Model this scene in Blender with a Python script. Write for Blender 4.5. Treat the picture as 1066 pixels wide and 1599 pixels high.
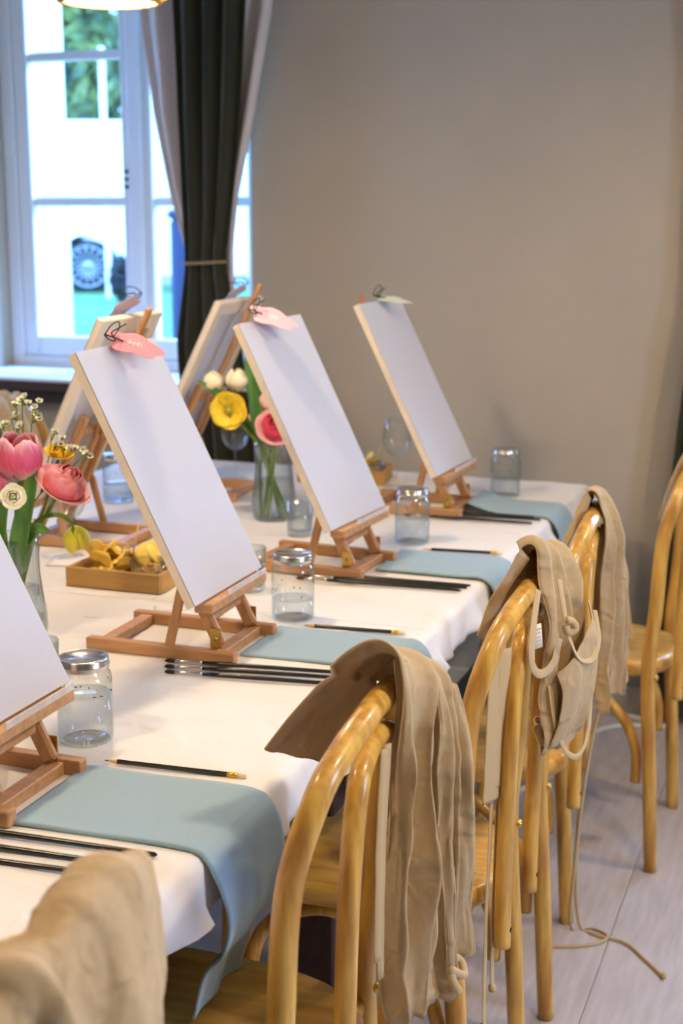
import bpy, bmesh, math, random
from mathutils import Vector, Matrix, noise
random.seed(7)
PI = math.pi
SC = bpy.context.scene
COL = SC.collection
for o in list(bpy.data.objects): bpy.data.objects.remove(o)

# ---------------------------------------------------------------- camera
cam_d = bpy.data.cameras.new('camera'); cam = bpy.data.objects.new('camera', cam_d); COL.objects.link(cam)
cam_d.sensor_fit = 'HORIZONTAL'; cam_d.sensor_width = 24.0; cam_d.lens = 24.0*2222/1066
cam.location = (0, 0, 1.52)
cam.rotation_euler = (PI/2-math.atan(479.5/2222), 0, math.radians(20))
cam_d.dof.use_dof = True; cam_d.dof.focus_distance = 2.0; cam_d.dof.aperture_fstop = 5.0
cam_d.clip_end = 200
SC.camera = cam
# ---------------------------------------------------------------- world, daylight, exposure
W = bpy.data.worlds.new('overcast_sky'); SC.world = W; W.use_nodes = True
bg = W.node_tree.nodes['Background']; bg.inputs[0].default_value = (.21, .45, 1.0, 1); bg.inputs[1].default_value = 16.0
def area(name, loc, target, size, power, col):
    d = bpy.data.lights.new(name, 'AREA'); d.shape = 'RECTANGLE'; d.size, d.size_y = size; d.energy = power; d.color = col
    o = bpy.data.objects.new(name, d); COL.objects.link(o); o.location = loc
    o.rotation_euler = (Vector(target)-Vector(loc)).to_track_quat('-Z', 'Y').to_euler()
    return o
DAY = (.70, .82, 1.0)
area('daylight_back_window', (.35, 4.95, 1.75), (.35, 3.0, 1.6), (1.0, 1.5), 75, DAY)
area('unseen_blue_fill', (-1.25, 5.9, 3.3), (-2.4, 4.3, 1.3), (1.2, 1.2), 800, (.20, .42, 1.0))  # added lamp, out of view above the opening, tints jambs and sill blue
area('added_left_fill', (-3.62, 3.52, 1.65), (-2.0, 3.9, 1.5), (.45, 1.1), 13, (.30, .50, 1.0))  # added lamp outside the left opening, turns the window frame bluer
area('daylight_side_window', (2.85, 1.55, 1.65), (0, 1.55, 1.2), (.8, 1.2), 54, DAY)
WARM = (1.0, .79, .51); PEND = (40, 32, 58, 42)
SC.view_settings.view_transform = 'Standard'; SC.view_settings.look = 'None'
SC.view_settings.exposure = -0.22; SC.view_settings.gamma = 1.0; SC.view_settings.use_curve_mapping = False
SC.cycles.use_denoising = True
SC.cycles.max_bounces = 10; SC.cycles.transparent_max_bounces = 24

# ---------------------------------------------------------------- materials
def lin(c):
    return tuple(((v/255)/12.92 if v/255 <= .04045 else ((v/255+.055)/1.055)**2.4) for v in c)
MATS = {}
def mat(name, rgb, rough=.6, metal=0, spec=.5, var=0., vscale=8, stretch=(1, 1, 1), bump=0., bscale=200, rgb2=None,
        sheen=0., trans=0., ior=1.45, sub=0., emis=None, detail=4, coat=0.):
    m = bpy.data.materials.new(name); m.use_nodes = True; nt = m.node_tree; N = nt.nodes; L = nt.links
    b = N['Principled BSDF']; c = lin(rgb)
    b.inputs['Base Color'].default_value = (*c, 1); b.inputs['Roughness'].default_value = rough
    b.inputs['Metallic'].default_value = metal; b.inputs['IOR'].default_value = ior
    b.inputs['Specular IOR Level'].default_value = spec
    if sheen: b.inputs['Sheen Weight'].default_value = sheen
    if trans: b.inputs['Transmission Weight'].default_value = trans
    if coat: b.inputs['Coat Weight'].default_value = coat; b.inputs['Coat Roughness'].default_value = .15
    if sub: b.inputs['Subsurface Weight'].default_value = sub; b.inputs['Subsurface Radius'].default_value = (.01, .006, .004)
    if emis: b.inputs['Emission Color'].default_value = (*lin(emis[0]), 1); b.inputs['Emission Strength'].default_value = emis[1]
    if var or bump:
        tc = N.new('ShaderNodeTexCoord'); mp = N.new('ShaderNodeMapping'); mp.inputs['Scale'].default_value = stretch
        L.new(tc.outputs['Object'], mp.inputs['Vector'])
    if var:
        t = N.new('ShaderNodeTexNoise'); t.inputs['Scale'].default_value = vscale; t.inputs['Detail'].default_value = detail
        L.new(mp.outputs[0], t.inputs['Vector'])
        r = N.new('ShaderNodeValToRGB'); c2 = lin(rgb2) if rgb2 else tuple(v*(1-var) for v in c)
        r.color_ramp.elements[0].position = .32; r.color_ramp.elements[1].position = .68
        r.color_ramp.elements[0].color = (*c2, 1); r.color_ramp.elements[1].color = (*c, 1)
        L.new(t.outputs['Fac'], r.inputs[0]); L.new(r.outputs[0], b.inputs['Base Color'])
    if bump:
        t2 = N.new('ShaderNodeTexNoise'); t2.inputs['Scale'].default_value = bscale; t2.inputs['Detail'].default_value = 3
        L.new(mp.outputs[0], t2.inputs['Vector'])
        bp = N.new('ShaderNodeBump'); bp.inputs['Strength'].default_value = bump; bp.inputs['Distance'].default_value = .002
        L.new(t2.outputs['Fac'], bp.inputs['Height']); L.new(bp.outputs[0], b.inputs['Normal'])
    MATS[name] = m
    return m
def weave(name, rgb, rgb2, scale=900, rough=.9, bump=.4, sheen=.2, wrinkle=0.):
    """plain-weave textile: two crossed thread waves tint and dent the cloth (in UV space)"""
    m = mat(name, rgb, rough, spec=.2, sheen=sheen); nt = m.node_tree; N = nt.nodes; L = nt.links; b = N['Principled BSDF']
    tc = N.new('ShaderNodeTexCoord')
    w = []
    for d in 'XY':
        t = N.new('ShaderNodeTexWave'); t.bands_direction = d; t.inputs['Scale'].default_value = scale; t.inputs['Distortion'].default_value = .6
        t.inputs['Detail'].default_value = 1
        L.new(tc.outputs['UV'], t.inputs['Vector']); w.append(t)
    mx = N.new('ShaderNodeMath'); mx.operation = 'MULTIPLY'; L.new(w[0].outputs['Fac'], mx.inputs[0]); L.new(w[1].outputs['Fac'], mx.inputs[1])
    ns = N.new('ShaderNodeTexNoise'); ns.inputs['Scale'].default_value = 45; ns.inputs['Detail'].default_value = 8; ns.inputs['Roughness'].default_value = .7
    L.new(tc.outputs['UV'], ns.inputs['Vector'])
    ad = N.new('ShaderNodeMath'); ad.operation = 'MULTIPLY_ADD'; L.new(mx.outputs[0], ad.inputs[0]); ad.inputs[1].default_value = .6
    sc = N.new('ShaderNodeMath'); sc.operation = 'MULTIPLY'; sc.inputs[1].default_value = .5; L.new(ns.outputs['Fac'], sc.inputs[0])
    L.new(sc.outputs[0], ad.inputs[2])
    cm = N.new('ShaderNodeMix'); cm.data_type = 'RGBA'; cm.inputs['A'].default_value = (*lin(rgb2), 1); cm.inputs['B'].default_value = (*lin(rgb), 1)
    L.new(ad.outputs[0], cm.inputs['Factor']); L.new(cm.outputs['Result'], b.inputs['Base Color'])
    bp = N.new('ShaderNodeBump'); bp.inputs['Strength'].default_value = bump; bp.inputs['Distance'].default_value = .0008
    L.new(ad.outputs[0], bp.inputs['Height']); L.new(bp.outputs[0], b.inputs['Normal'])
    if wrinkle:  # creases of crumpled linen
        prev = None
        for sc_, st_, dist in ((11, 1., .03), (34, .8, .010)):
            wn = N.new('ShaderNodeTexNoise'); wn.noise_type = 'RIDGED_MULTIFRACTAL'; wn.inputs['Scale'].default_value = sc_; wn.inputs['Detail'].default_value = 2; wn.inputs['Distortion'].default_value = .6
            L.new(tc.outputs['Object'], wn.inputs['Vector'])
            b2 = N.new('ShaderNodeBump'); b2.inputs['Strength'].default_value = wrinkle*st_; b2.inputs['Distance'].default_value = dist
            L.new(wn.outputs['Fac'], b2.inputs['Height'])
            if prev: L.new(prev.outputs[0], b2.inputs['Normal'])
            prev = b2
        L.new(prev.outputs[0], bp.inputs['Normal'])
    return m
def wood(name, rgb, rgb2, rough=.45, axis='z', scale=6, coat=0., dark=None):
    """long streaky grain along one object axis"""
    s = {'x': (.12, 1, 1), 'y': (1, .12, 1), 'z': (1, 1, .12)}[axis]
    return mat(name, rgb, rough, var=.3, rgb2=rgb2, vscale=scale*12, stretch=s, bump=.08, bscale=scale*30, detail=6, coat=coat)
def thin_glass(name, tint=(.97, .985, .985), edge=(.50, .58, .62), rough=.02, fres=.85, base=.07):
    m = bpy.data.materials.new(name); m.use_nodes = True; nt = m.node_tree; N = nt.nodes; L = nt.links
    N.remove(N['Principled BSDF']); out = N['Material Output']
    tr = N.new('ShaderNodeBsdfTransparent'); gl = N.new('ShaderNodeBsdfGlossy'); gl.inputs['Roughness'].default_value = rough
    gl.inputs['Color'].default_value = (1, 1, 1, 1)
    lw = N.new('ShaderNodeLayerWeight'); lw.inputs['Blend'].default_value = .3
    cm = N.new('ShaderNodeMix'); cm.data_type = 'RGBA'; cm.inputs['A'].default_value = (*tint, 1); cm.inputs['B'].default_value = (*edge, 1)
    L.new(lw.outputs['Facing'], cm.inputs['Factor']); L.new(cm.outputs['Result'], tr.inputs['Color'])
    pw_ = N.new('ShaderNodeMath'); pw_.operation = 'POWER'; L.new(lw.outputs['Facing'], pw_.inputs[0]); pw_.inputs[1].default_value = 2.2
    ma = N.new('ShaderNodeMath'); ma.operation = 'MULTIPLY_ADD'; L.new(pw_.outputs[0], ma.inputs[0]); ma.inputs[1].default_value = fres; ma.inputs[2].default_value = base
    mx = N.new('ShaderNodeMixShader'); L.new(ma.outputs[0], mx.inputs[0]); L.new(tr.outputs[0], mx.inputs[1]); L.new(gl.outputs[0], mx.inputs[2])
    L.new(mx.outputs[0], out.inputs['Surface']); MATS[name] = m
    return m
wall_m = mat('beige_wall_paint', (184, 174, 154), .85, var=.06, vscale=3, bump=.15, bscale=90)
ceil_m = mat('ceiling_paint', (226, 220, 210), .9, var=.03, vscale=2)
white_trim = mat('white_trim_paint', (232, 232, 230), .45, var=.03, vscale=6)
baseb_m = mat('cream_baseboard_paint', (205, 196, 178), .5, var=.04, vscale=6)
sill_m = mat('dark_varnished_wood', (70, 42, 32), .22, var=.4, vscale=30, stretch=(.2, 1, 1), coat=.5)
plank_ms = [wood('limed_oak_%d' % i, a, b, .42, 'y', 5) for i, (a, b) in enumerate([((214, 204, 200), (196, 184, 178)), ((218, 208, 204), (200, 188, 182)), ((210, 200, 196), (193, 181, 175))])]
gap_m = mat('dark_floor_joint', (120, 104, 94), .9, var=.2)
cloth_m = weave('white_tablecloth_cotton', (238, 233, 226), (229, 223, 216), 500, .8, .12, sheen=.1, wrinkle=.20)
nap_m = weave('sage_blue_napkin_linen', (176, 204, 217), (143, 171, 184), 260, .9, .5)
linen_m = weave('natural_apron_linen', (234, 210, 166), (184, 152, 106), 330, .95, .6, wrinkle=.9)
strap_m = weave('apron_tie_tape', (226, 202, 158), (190, 162, 118), 330, .95, .5)
canvas_m = weave('primed_canvas', (212, 211, 215), (205, 204, 208), 420, .75, .25, sheen=0)
canvas_edge_m = mat('canvas_raw_edge', (236, 220, 198), .85, var=.08, vscale=40)
stretch_m = wood('pine_stretcher', (214, 170, 112), (190, 140, 84), .6, 'z', 6)
easel_m = wood('beech_easel', (204, 158, 112), (182, 132, 88), .5, 'x', 6)
easel_up_m = wood('beech_easel_upright', (202, 154, 106), (178, 126, 82), .5, 'z', 6)
ledge_m = mat('paint_spattered_ledge', (222, 212, 208), .6, var=.3, vscale=60, rgb2=(205, 188, 178))
brass_m = mat('brass', (206, 170, 92), .3, metal=1, var=.15, vscale=60)
chair_m = wood('honey_bentwood', (230, 182, 84), (176, 122, 46), .34, 'z', 5, coat=.4)
seat_m = wood('honey_seat_wood', (222, 174, 86), (186, 136, 60), .36, 'x', 4, coat=.35)
table_m = wood('dark_table_wood', (62, 36, 26), (44, 24, 18), .5, 'y', 5)
curtain_m = weave('dark_green_curtain', (62, 64, 46), (40, 42, 30), 300, .95, .4)
lining_m = mat('pale_curtain_lining', (214, 206, 200), .9, var=.05, vscale=20)
tie_m = mat('curtain_tie_cord', (150, 128, 92), .8, var=.2, vscale=80)
cable_m = mat('white_cable_rubber', (226, 220, 206), .5, var=.05)
black_m = mat('black_lacquer', (22, 20, 20), .25, var=.2, vscale=40, coat=.3)
silver_m = mat('polished_ferrule', (214, 210, 204), .22, metal=1, var=.1, vscale=50)
bristle_m = mat('dark_bristle', (52, 34, 28), .7, var=.4, vscale=200, stretch=(.05, 1, 1))
gold_m = mat('yellow_gold_ferrule', (220, 176, 66), .3, metal=.7, var=.1)
eraser_m = mat('pale_eraser', (232, 214, 182), .7, var=.06)
pencilwood_m = mat('bare_pencil_wood', (222, 178, 112), .6, var=.15, vscale=80)
lead_m = mat('graphite', (40, 44, 44), .4, var=.1)
glass_m = thin_glass('clear_glass')
fine_glass_m = thin_glass('fine_stemware_glass', (.985, .99, .99), (.80, .85, .87), .02, .7, .04)
pane_m = thin_glass('window_pane', (.98, .99, 1), (.9, .95, 1), .01, .5, .03)
water_m = thin_glass('clear_water', (.93, .955, .97), (.72, .80, .86), .01, .5, .03)
lid_m = mat('tin_lid', (206, 204, 200), .25, metal=1, var=.12, vscale=30)
stem_m = mat('tulip_stem', (128, 158, 60), .5, var=.3, vscale=30, rgb2=(92, 128, 42), sub=.05)
leaf_m = mat('tulip_leaf', (96, 140, 58), .45, var=.35, vscale=18, rgb2=(62, 108, 44), stretch=(3, 3, .5))
tray_m = wood('tray_wood', (204, 160, 92), (180, 134, 68), .6, 'x', 4)
chip_m = mat('potato_chip', (254, 226, 116), .5, var=.3, vscale=40, rgb2=(248, 204, 80), sub=.05)
nut_m = mat('roasted_peanut', (216, 164, 84), .55, var=.35, vscale=60)
paper_m = mat('white_paper', (240, 232, 224), .8, var=.03)
string_m = mat('green_garden_string', (34, 66, 52), .8, var=.3, vscale=90)
rattan_m = mat('woven_rattan', (214, 160, 84), .6, var=.35, vscale=60)
bulb_m = mat('frosted_bulb', (255, 226, 170), .4, emis=((255, 200, 120), 6.0))
plug_m = mat('dark_hole', (30, 22, 16), .9, var=.1)

# ---------------------------------------------------------------- mesh helpers
def tag(o, label=None, cat=None, group=None, kind=None):
    if label: o['label'] = label
    if cat: o['category'] = cat
    if group: o['group'] = group
    if kind: o['kind'] = kind
    return o
def thing(name, label, cat, loc=(0, 0, 0), rotz=0., group=None):
    o = bpy.data.objects.new(name, None); COL.objects.link(o); o.empty_display_size = .05
    o.location = loc; o.rotation_euler = (0, 0, rotz)
    return tag(o, label, cat, group)
def link(name, me, m, parent=None, smooth=True):
    if m is not None: me.materials.append(m)
    if smooth: me.polygons.foreach_set('use_smooth', [True]*len(me.polygons))
    o = bpy.data.objects.new(name, me); COL.objects.link(o); o.parent = parent
    return o
def mesh(name, VF, m, parent=None, smooth=True, uv=None):
    V, F = VF[0], VF[1]
    me = bpy.data.meshes.new(name); me.from_pydata([tuple(v) for v in V], [], F); me.update()
    if len(VF) > 2 and VF[2]:
        l = me.uv_layers.new(name='UVMap'); U = VF[2]
        for i, lp in enumerate(me.loops): l.data[i].uv = U[lp.vertex_index]
    return link(name, me, m, parent, smooth)
def share(name, src, parent=None, loc=(0, 0, 0), rot=(0, 0, 0), scale=(1, 1, 1)):
    o = src.copy(); o.name = name; COL.objects.link(o); o.parent = parent
    o.location = loc; o.rotation_euler = rot; o.scale = scale
    return o
def join(*parts):
    V, F = [], []
    for p in parts:
        b = len(V); V += [Vector(v) for v in p[0]]; F += [tuple(i+b for i in f) for f in p[1]]
    return V, F
def xf(VF, M):
    return ([M @ Vector(v) for v in VF[0]],) + tuple(VF[1:])
def rbox(c, s, bev=.0, M=None, seg=1):
    bm = bmesh.new(); bmesh.ops.create_cube(bm, size=1)
    for v in bm.verts: v.co = Vector((v.co.x*s[0], v.co.y*s[1], v.co.z*s[2]))
    if bev: bmesh.ops.bevel(bm, geom=list(bm.edges), offset=bev, segments=seg, affect='EDGES', profile=.5)
    for v in bm.verts:
        v.co = v.co+Vector(c)
        if M: v.co = M @ v.co
    bm.verts.index_update()
    r = [v.co.copy() for v in bm.verts], [tuple(v.index for v in f.verts) for f in bm.faces]
    bm.free()
    return r
def bar(a, b, w, t, bev=.0015, ref=(0, 1, 0)):
    """a straight batten from a to b; w across ref, t along the other side"""
    a, b = Vector(a), Vector(b); d = b-a; z = d.normalized(); y = Vector(ref); y = (y-z*y.dot(z)).normalized(); x = y.cross(z)
    M = Matrix.Translation((a+b)/2) @ Matrix((x, y, z)).transposed().to_4x4()
    return rbox((0, 0, 0), (t, w, d.length), bev, M)
def smooth_path(P, n=8, closed=False):
    P = [Vector(p) for p in P]; out = []; m = len(P)
    for i in range(m if closed else m-1):
        if closed: p0, p1, p2, p3 = P[(i-1) % m], P[i], P[(i+1) % m], P[(i+2) % m]
        else: p0, p1, p2, p3 = P[max(i-1, 0)], P[i], P[i+1], P[min(i+2, m-1)]
        for k in range(n):
            t = k/n
            out.append(.5*((2*p1)+(p2-p0)*t+(2*p0-5*p1+4*p2-p3)*t*t+(3*p1-p0-3*p2+p3)*t**3))
    if not closed: out.append(P[-1].copy())
    return out
def tube(P, rad, seg=10, closed=False, flat=1., ref=None, cap=True):
    """sweep an ellipse (rad, rad*flat) along P with a parallel-transported frame; rad may be a list"""
    P = [Vector(p) for p in P]; n = len(P); V, F = [], []
    R = rad if isinstance(rad, (list, tuple)) else [rad]*n
    T = []
    for i in range(n):
        a, b = (P[(i-1) % n], P[(i+1) % n]) if closed else (P[max(i-1, 0)], P[min(i+1, n-1)])
        T.append((b-a).normalized())
    u = Vector(ref) if ref else (Vector((0, 0, 1)) if abs(T[0].z) < .9 else Vector((1, 0, 0)))
    for i in range(n):
        if ref: u = Vector(ref)
        u = (u-T[i]*u.dot(T[i])).normalized(); w = T[i].cross(u)
        for k in range(seg):
            a = 2*PI*k/seg
            V.append(P[i]+u*math.cos(a)*R[i]+w*math.sin(a)*R[i]*flat)
    for i in range(n if closed else n-1):
        for k in range(seg):
            j = (i+1) % n
            F.append((i*seg+k, i*seg+(k+1) % seg, j*seg+(k+1) % seg, j*seg+k))
    if cap and not closed:
        F.append(tuple(reversed(range(seg)))); F.append(tuple((n-1)*seg+k for k in range(seg)))
    return V, F
def lathe(prof, seg=32, cap0=False, cap1=False):
    V, F = [], []
    for r, z in prof:
        for k in range(seg):
            a = 2*PI*k/seg; V.append(Vector((r*math.cos(a), r*math.sin(a), z)))
    n = len(prof)
    for i in range(n-1):
        for k in range(seg): F.append((i*seg+k, i*seg+(k+1) % seg, (i+1)*seg+(k+1) % seg, (i+1)*seg+k))
    if cap0: F.append(tuple(reversed(range(seg))))
    if cap1: F.append(tuple((n-1)*seg+k for k in range(seg)))
    return V, F
def grid(fn, nu, nv, us=1., vs=1.):
    V, F, U = [], [], []
    for j in range(nv+1):
        for i in range(nu+1):
            V.append(Vector(fn(i/nu, j/nv))); U.append((i/nu*us, j/nv*vs))
    for j in range(nv):
        for i in range(nu):
            a = j*(nu+1)+i; F.append((a, a+1, a+nu+2, a+nu+1))
    return V, F, U
def solid(o, t, off=0., sub=0):
    if t: s = o.modifiers.new('thickness', 'SOLIDIFY'); s.thickness = t; s.offset = off
    if sub: s = o.modifiers.new('smooth', 'SUBSURF'); s.levels = s.render_levels = sub
    return o
def lerp(a, b, t): return a+(b-a)*t
def interp(tab, t):
    for (a, x), (b, y) in zip(tab, tab[1:]):
        if t <= b: return lerp(x, y, (t-a)/(b-a) if b > a else 0)
    return tab[-1][1]
def nz(x, y, z=0): return noise.noise(Vector((x, y, z)))

# ================================================================ the room
XL, XR, YF, YB, ZC = -3.2, 2.5, -2.5, 4.20, 2.85
WALLD = .64
def wall_with_openings(name, along, fixed, a0, a1, z0, z1, holes, depth, m, outward):
    """a thick wall in the plane axis=fixed, running along the other axis, with rectangular openings"""
    parts = []; xs = sorted({a0, a1, *[h[0] for h in holes], *[h[1] for h in holes]})
    for p, q in zip(xs, xs[1:]):
        hs = [h for h in holes if h[0] <= p and h[1] >= q]; zz = z0
        for h in sorted(hs, key=lambda h: h[2]):
            parts.append((p, q, zz, h[2])); zz = h[3]
        parts.append((p, q, zz, z1))
    vf = []
    for p, q, za, zb in parts:
        if zb-za < 1e-4: continue
        c = fixed+outward*depth/2
        vf.append(rbox(((p+q)/2, c, (za+zb)/2), (q-p, depth, zb-za)) if along == 'x' else rbox((c, (p+q)/2, (za+zb)/2), (depth, q-p, zb-za)))
    return tag(mesh(name, join(*vf), m, None, False), kind='structure')
W1 = (-2.86, -1.83, .95, 2.56); W2 = (-.17, .86, .95, 2.56)
wall_with_openings('wall_back', 'x', YB, XL-.3, XR+.3, 0, ZC, [W1, W2], WALLD, wall_m, 1)
wall_with_openings('wall_left', 'y', XL, YF, YB, 0, ZC, [(3.3, 3.75, 1.1, 2.2)], .3, wall_m, -1)  # unseen opening, added and sized to let blue light reach the window frame
wall_with_openings('wall_right', 'y', XR, YF, YB, 0, ZC, [(1.15, 1.95, 1.0, 2.2)], .2, wall_m, 1)
wall_with_openings('wall_front', 'x', YF, XL-.3, XR+.3, 0, ZC, [], .2, wall_m, -1)
tag(mesh('ceiling', rbox(((XL+XR)/2, (YF+YB)/2, ZC+.1), (XR-XL+.6, YB-YF+.6, .2)), ceil_m, None, False), kind='structure')
floor = tag(mesh('floor', rbox(((XL+XR)/2, (YF+YB)/2, -.06), (XR-XL+.4, YB-YF+.6, .10)), gap_m, None, False), kind='structure')
pw = .31; k = 0; x = XL
while x < XR:
    w = min(pw, XR-x); y = YF-.6*random.random()
    while y < YB:
        ln = 2.4; ya, yb = max(y, YF), min(y+ln, YB)
        if yb-ya > .05:
            mesh('plank', rbox((x+w/2, (ya+yb)/2, -.0055), (w-.0016, yb-ya-.0016, .011), .0006), plank_ms[k % 3], floor, False); k += 1
        y += ln
    x += pw
for nm, c, s in [('baseboard_back', ((XL+XR)/2, YB-.009, .04), (XR-XL, .018, .08)), ('baseboard_left', (XL+.009, (YF+YB)/2, .04), (.018, YB-YF-.04, .08)), ('baseboard_right', (XR-.009, (YF+YB)/2, .04), (.018, YB-YF-.04, .08))]:
    tag(mesh(nm, rbox(c, s, .003), baseb_m, None, False), kind='structure')
# windows ------------------------------------------------------------
def window(name, w, yg, ln='x', fixed=None):
    """casement pair in opening w, glazing plane yg: outer frame, two sashes with bars, one pane object per light"""
    x0, x1, z0, z1 = w
    fr = []
    f = .05
    for a, b, c, d in [(x0, x0+f, z0, z1), (x1-f, x1, z0, z1), (x0+f, x1-f, z0, z0+.045), (x0+f, x1-f, z1-f, z1)]:
        fr.append(rbox(((a+b)/2, yg, (c+d)/2), (b-a, .09, d-c), .004))
    root = tag(mesh(name, join(*fr), white_trim, None, False), kind='structure')
    xm = (x0+x1)/2
    for i, (sx0, sx1) in enumerate([(x0+f, xm+.004), (xm+.004, x1-f)]):
        s = []; st = .056; zb, zt = z0+.045, z1-f
        for a, b, c, d in [(sx0, sx0+st, zb, zt), (sx1-st, sx1, zb, zt), (sx0+st, sx1-st, zb, zb+.07), (sx0+st, sx1-st, zt-.06, zt)]:
            s.append(rbox(((a+b)/2, yg-.012, (c+d)/2), (b-a-.001, .055, d-c), .005))
        bz = [1.531, 2.014]
        for z in bz: s.append(rbox(((sx0+sx1)/2, yg-.012, z), (sx1-sx0-2*st, .034, .032), .006))
        if i == 1: s.append(rbox((sx0+.002, yg-.05, (zb+zt)/2), (.05, .022, zt-zb-.01), .006))
        sash = mesh('sash', join(*s), white_trim, root, False)
        zs = [zb+.07]+bz+[zt-.06]
        for a, b in zip(zs, zs[1:]):
            mesh('pane', rbox(((sx0+sx1)/2, yg-.002, (a+b)/2), (sx1-sx0-2*st+.01, .003, b-a+.01)), pane_m, sash, False)
        if i == 1:
            h = join(*[xf(lathe([(0, -.004), (.006, -.004), (.006, .004), (0, .004)], 12), Matrix.Translation((xm-.022, yg-.0645, zz)) @ Matrix.Rotation(PI/2, 4, 'X')) for zz in (1.63, 1.605, 1.58)])
            mesh('latch_screws', h, plug_m, sash)
    return root
window('window_1', W1, 4.45)
window('window_2', W2, 4.45)
def side_window(name, x, y0, y1, z0, z1):
    f = .05
    r = tag(mesh(name, join(*[rbox((x, (a+b)/2, (c+d)/2), (.06, b-a, d-c), .004) for a, b, c, d in [(y0, y0+f, z0, z1), (y1-f, y1, z0, z1), (y0+f, y1-f, z0, z0+f), (y0+f, y1-f, z1-f, z1), (y0+f, y1-f, (z0+z1)/2-.015, (z0+z1)/2+.015)]]), white_trim, None, False), kind='structure')
    for c, d in ((z0+f, (z0+z1)/2-.015), ((z0+z1)/2+.015, z1-f)): mesh('pane', rbox((x, (y0+y1)/2, (c+d)/2), (.003, y1-y0-2*f, d-c)), pane_m, r, False)
side_window('added_window_3', XL-.12, 3.3, 3.75, 1.1, 2.2)  # added unseen window, fills the opening made for the blue light
side_window('window_4', XR+.10, 1.15, 1.95, 1.0, 2.2)
def sill(name, w):
    root = tag(mesh(name, join(rbox(((w[0]+w[1])/2, 4.131, w[2]-.020), (w[1]-w[0]+.12, .132, .034), .006), rbox(((w[0]+w[1])/2, 4.165, w[2]-.060), (w[1]-w[0]+.06, .07, .045), .01)), sill_m, None, False), kind='structure')
    mesh('sill_board', join(rbox(((w[0]+w[1])/2, 4.30, w[2]+.003), (w[1]-w[0]-.004, .21, .012), .002), rbox(((w[0]+w[1])/2, 4.134, w[2]+.003), (w[1]-w[0]+.11, .128, .012), .003)), white_trim, root, False)
    return root
sill('trim_1', W1); sill('trim_2', W2)

# ================================================================ outside the window
grass_m = mat('lawn_grass', (76, 128, 70), .9, var=.35, vscale=3, rgb2=(48, 92, 50))
street_m = mat('street_asphalt', (120, 122, 126), .9, var=.15, vscale=4)
house_m = mat('white_render', (238, 238, 236), .8, var=.04, vscale=1)
car_m = mat('white_car_paint', (236, 238, 240), .2, coat=.8, var=.02, vscale=2)
tyre_m = mat('tyre_rubber', (20, 21, 24), .8, var=.15, vscale=12)
alloy_m = mat('alloy_rim', (150, 154, 160), .3, metal=.6, var=.08, vscale=12)
carglass_m = mat('car_window_glass', (60, 74, 88), .08, var=.1)
bin_m = mat('dark_blue_bin_paint', (20, 36, 70), .5, var=.15, vscale=6)
bark_m = mat('tree_bark', (120, 108, 96), .9, var=.4, vscale=10, stretch=(1, 1, .2))
foliage_m = mat('pale_conifer_foliage', (134, 150, 70), .7, var=.6, vscale=1.1, rgb2=(26, 56, 44))
darkbush_m = mat('dark_shrub_leaf', (22, 44, 50), .7, var=.5, vscale=5)
GZ = .42
tag(mesh('ground_lawn', rbox((-8, 11.7, GZ-.06), (30, 13.4, .12)), grass_m, None, False), kind='structure')
tag(mesh('ground_street', rbox((-14, 26.6, GZ-.07), (60, 16.2, .12)), street_m, None, False), kind='structure')
wc = Vector((-9.417, 16.366, .786))
ca = thing('parked_car', 'white car with many-spoked alloy wheel parked on the street outside the window', 'car', (wc.x, wc.y, GZ), math.radians(20))
def car_body():
    prof = [(-3.45, .35), (-3.5, .75), (-3.3, .98), (-2.6, 1.02), (-2.0, 1.42), (-.95, 1.46), (-.15, 1.02), (.45, .92), (.78, .78), (.9, .55), (.86, .28)]
    low = []
    for cx in (0, -2.62):
        low.append([(cx+.40*math.cos(a), .33+.40*math.sin(a)) for a in [i*PI/10 for i in range(11)]])
    poly = prof+[(.42, .22)]+[p for p in low[0] if p[1] > .22]+[(-.42, .22), (-2.2, .22)]+[p for p in low[1] if p[1] > .22]+[(-3.04, .22)]
    bm = bmesh.new(); a = [bm.verts.new((x, 0, z)) for x, z in poly]; f = bm.faces.new(a)
    r = bmesh.ops.extrude_face_region(bm, geom=[f]); vs = [v for v in r['geom'] if isinstance(v, bmesh.types.BMVert)]
    for v in vs: v.co.y += 1.7
    for v in bm.verts:
        if v.co.z > 1.0: v.co.y = .85+(v.co.y-.85)*.8
    bmesh.ops.triangulate(bm, faces=[f for f in bm.faces if len(f.verts) > 4]); bm.verts.index_update()
    out = [v.co.copy() for v in bm.verts], [tuple(v.index for v in f.verts) for f in bm.faces]; bm.free()
    return out
b = mesh('body', xf(car_body(), Matrix.Translation((0, -.12, 0))), car_m, ca, False)
mesh('side_window', rbox((-1.45, .02, 1.2), (1.5, .02, .3), .008), carglass_m, ca, False)
mesh('underside', rbox((-1.3, .78, .42), (4.1, 1.4, .3)), tyre_m, ca, False)
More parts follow.
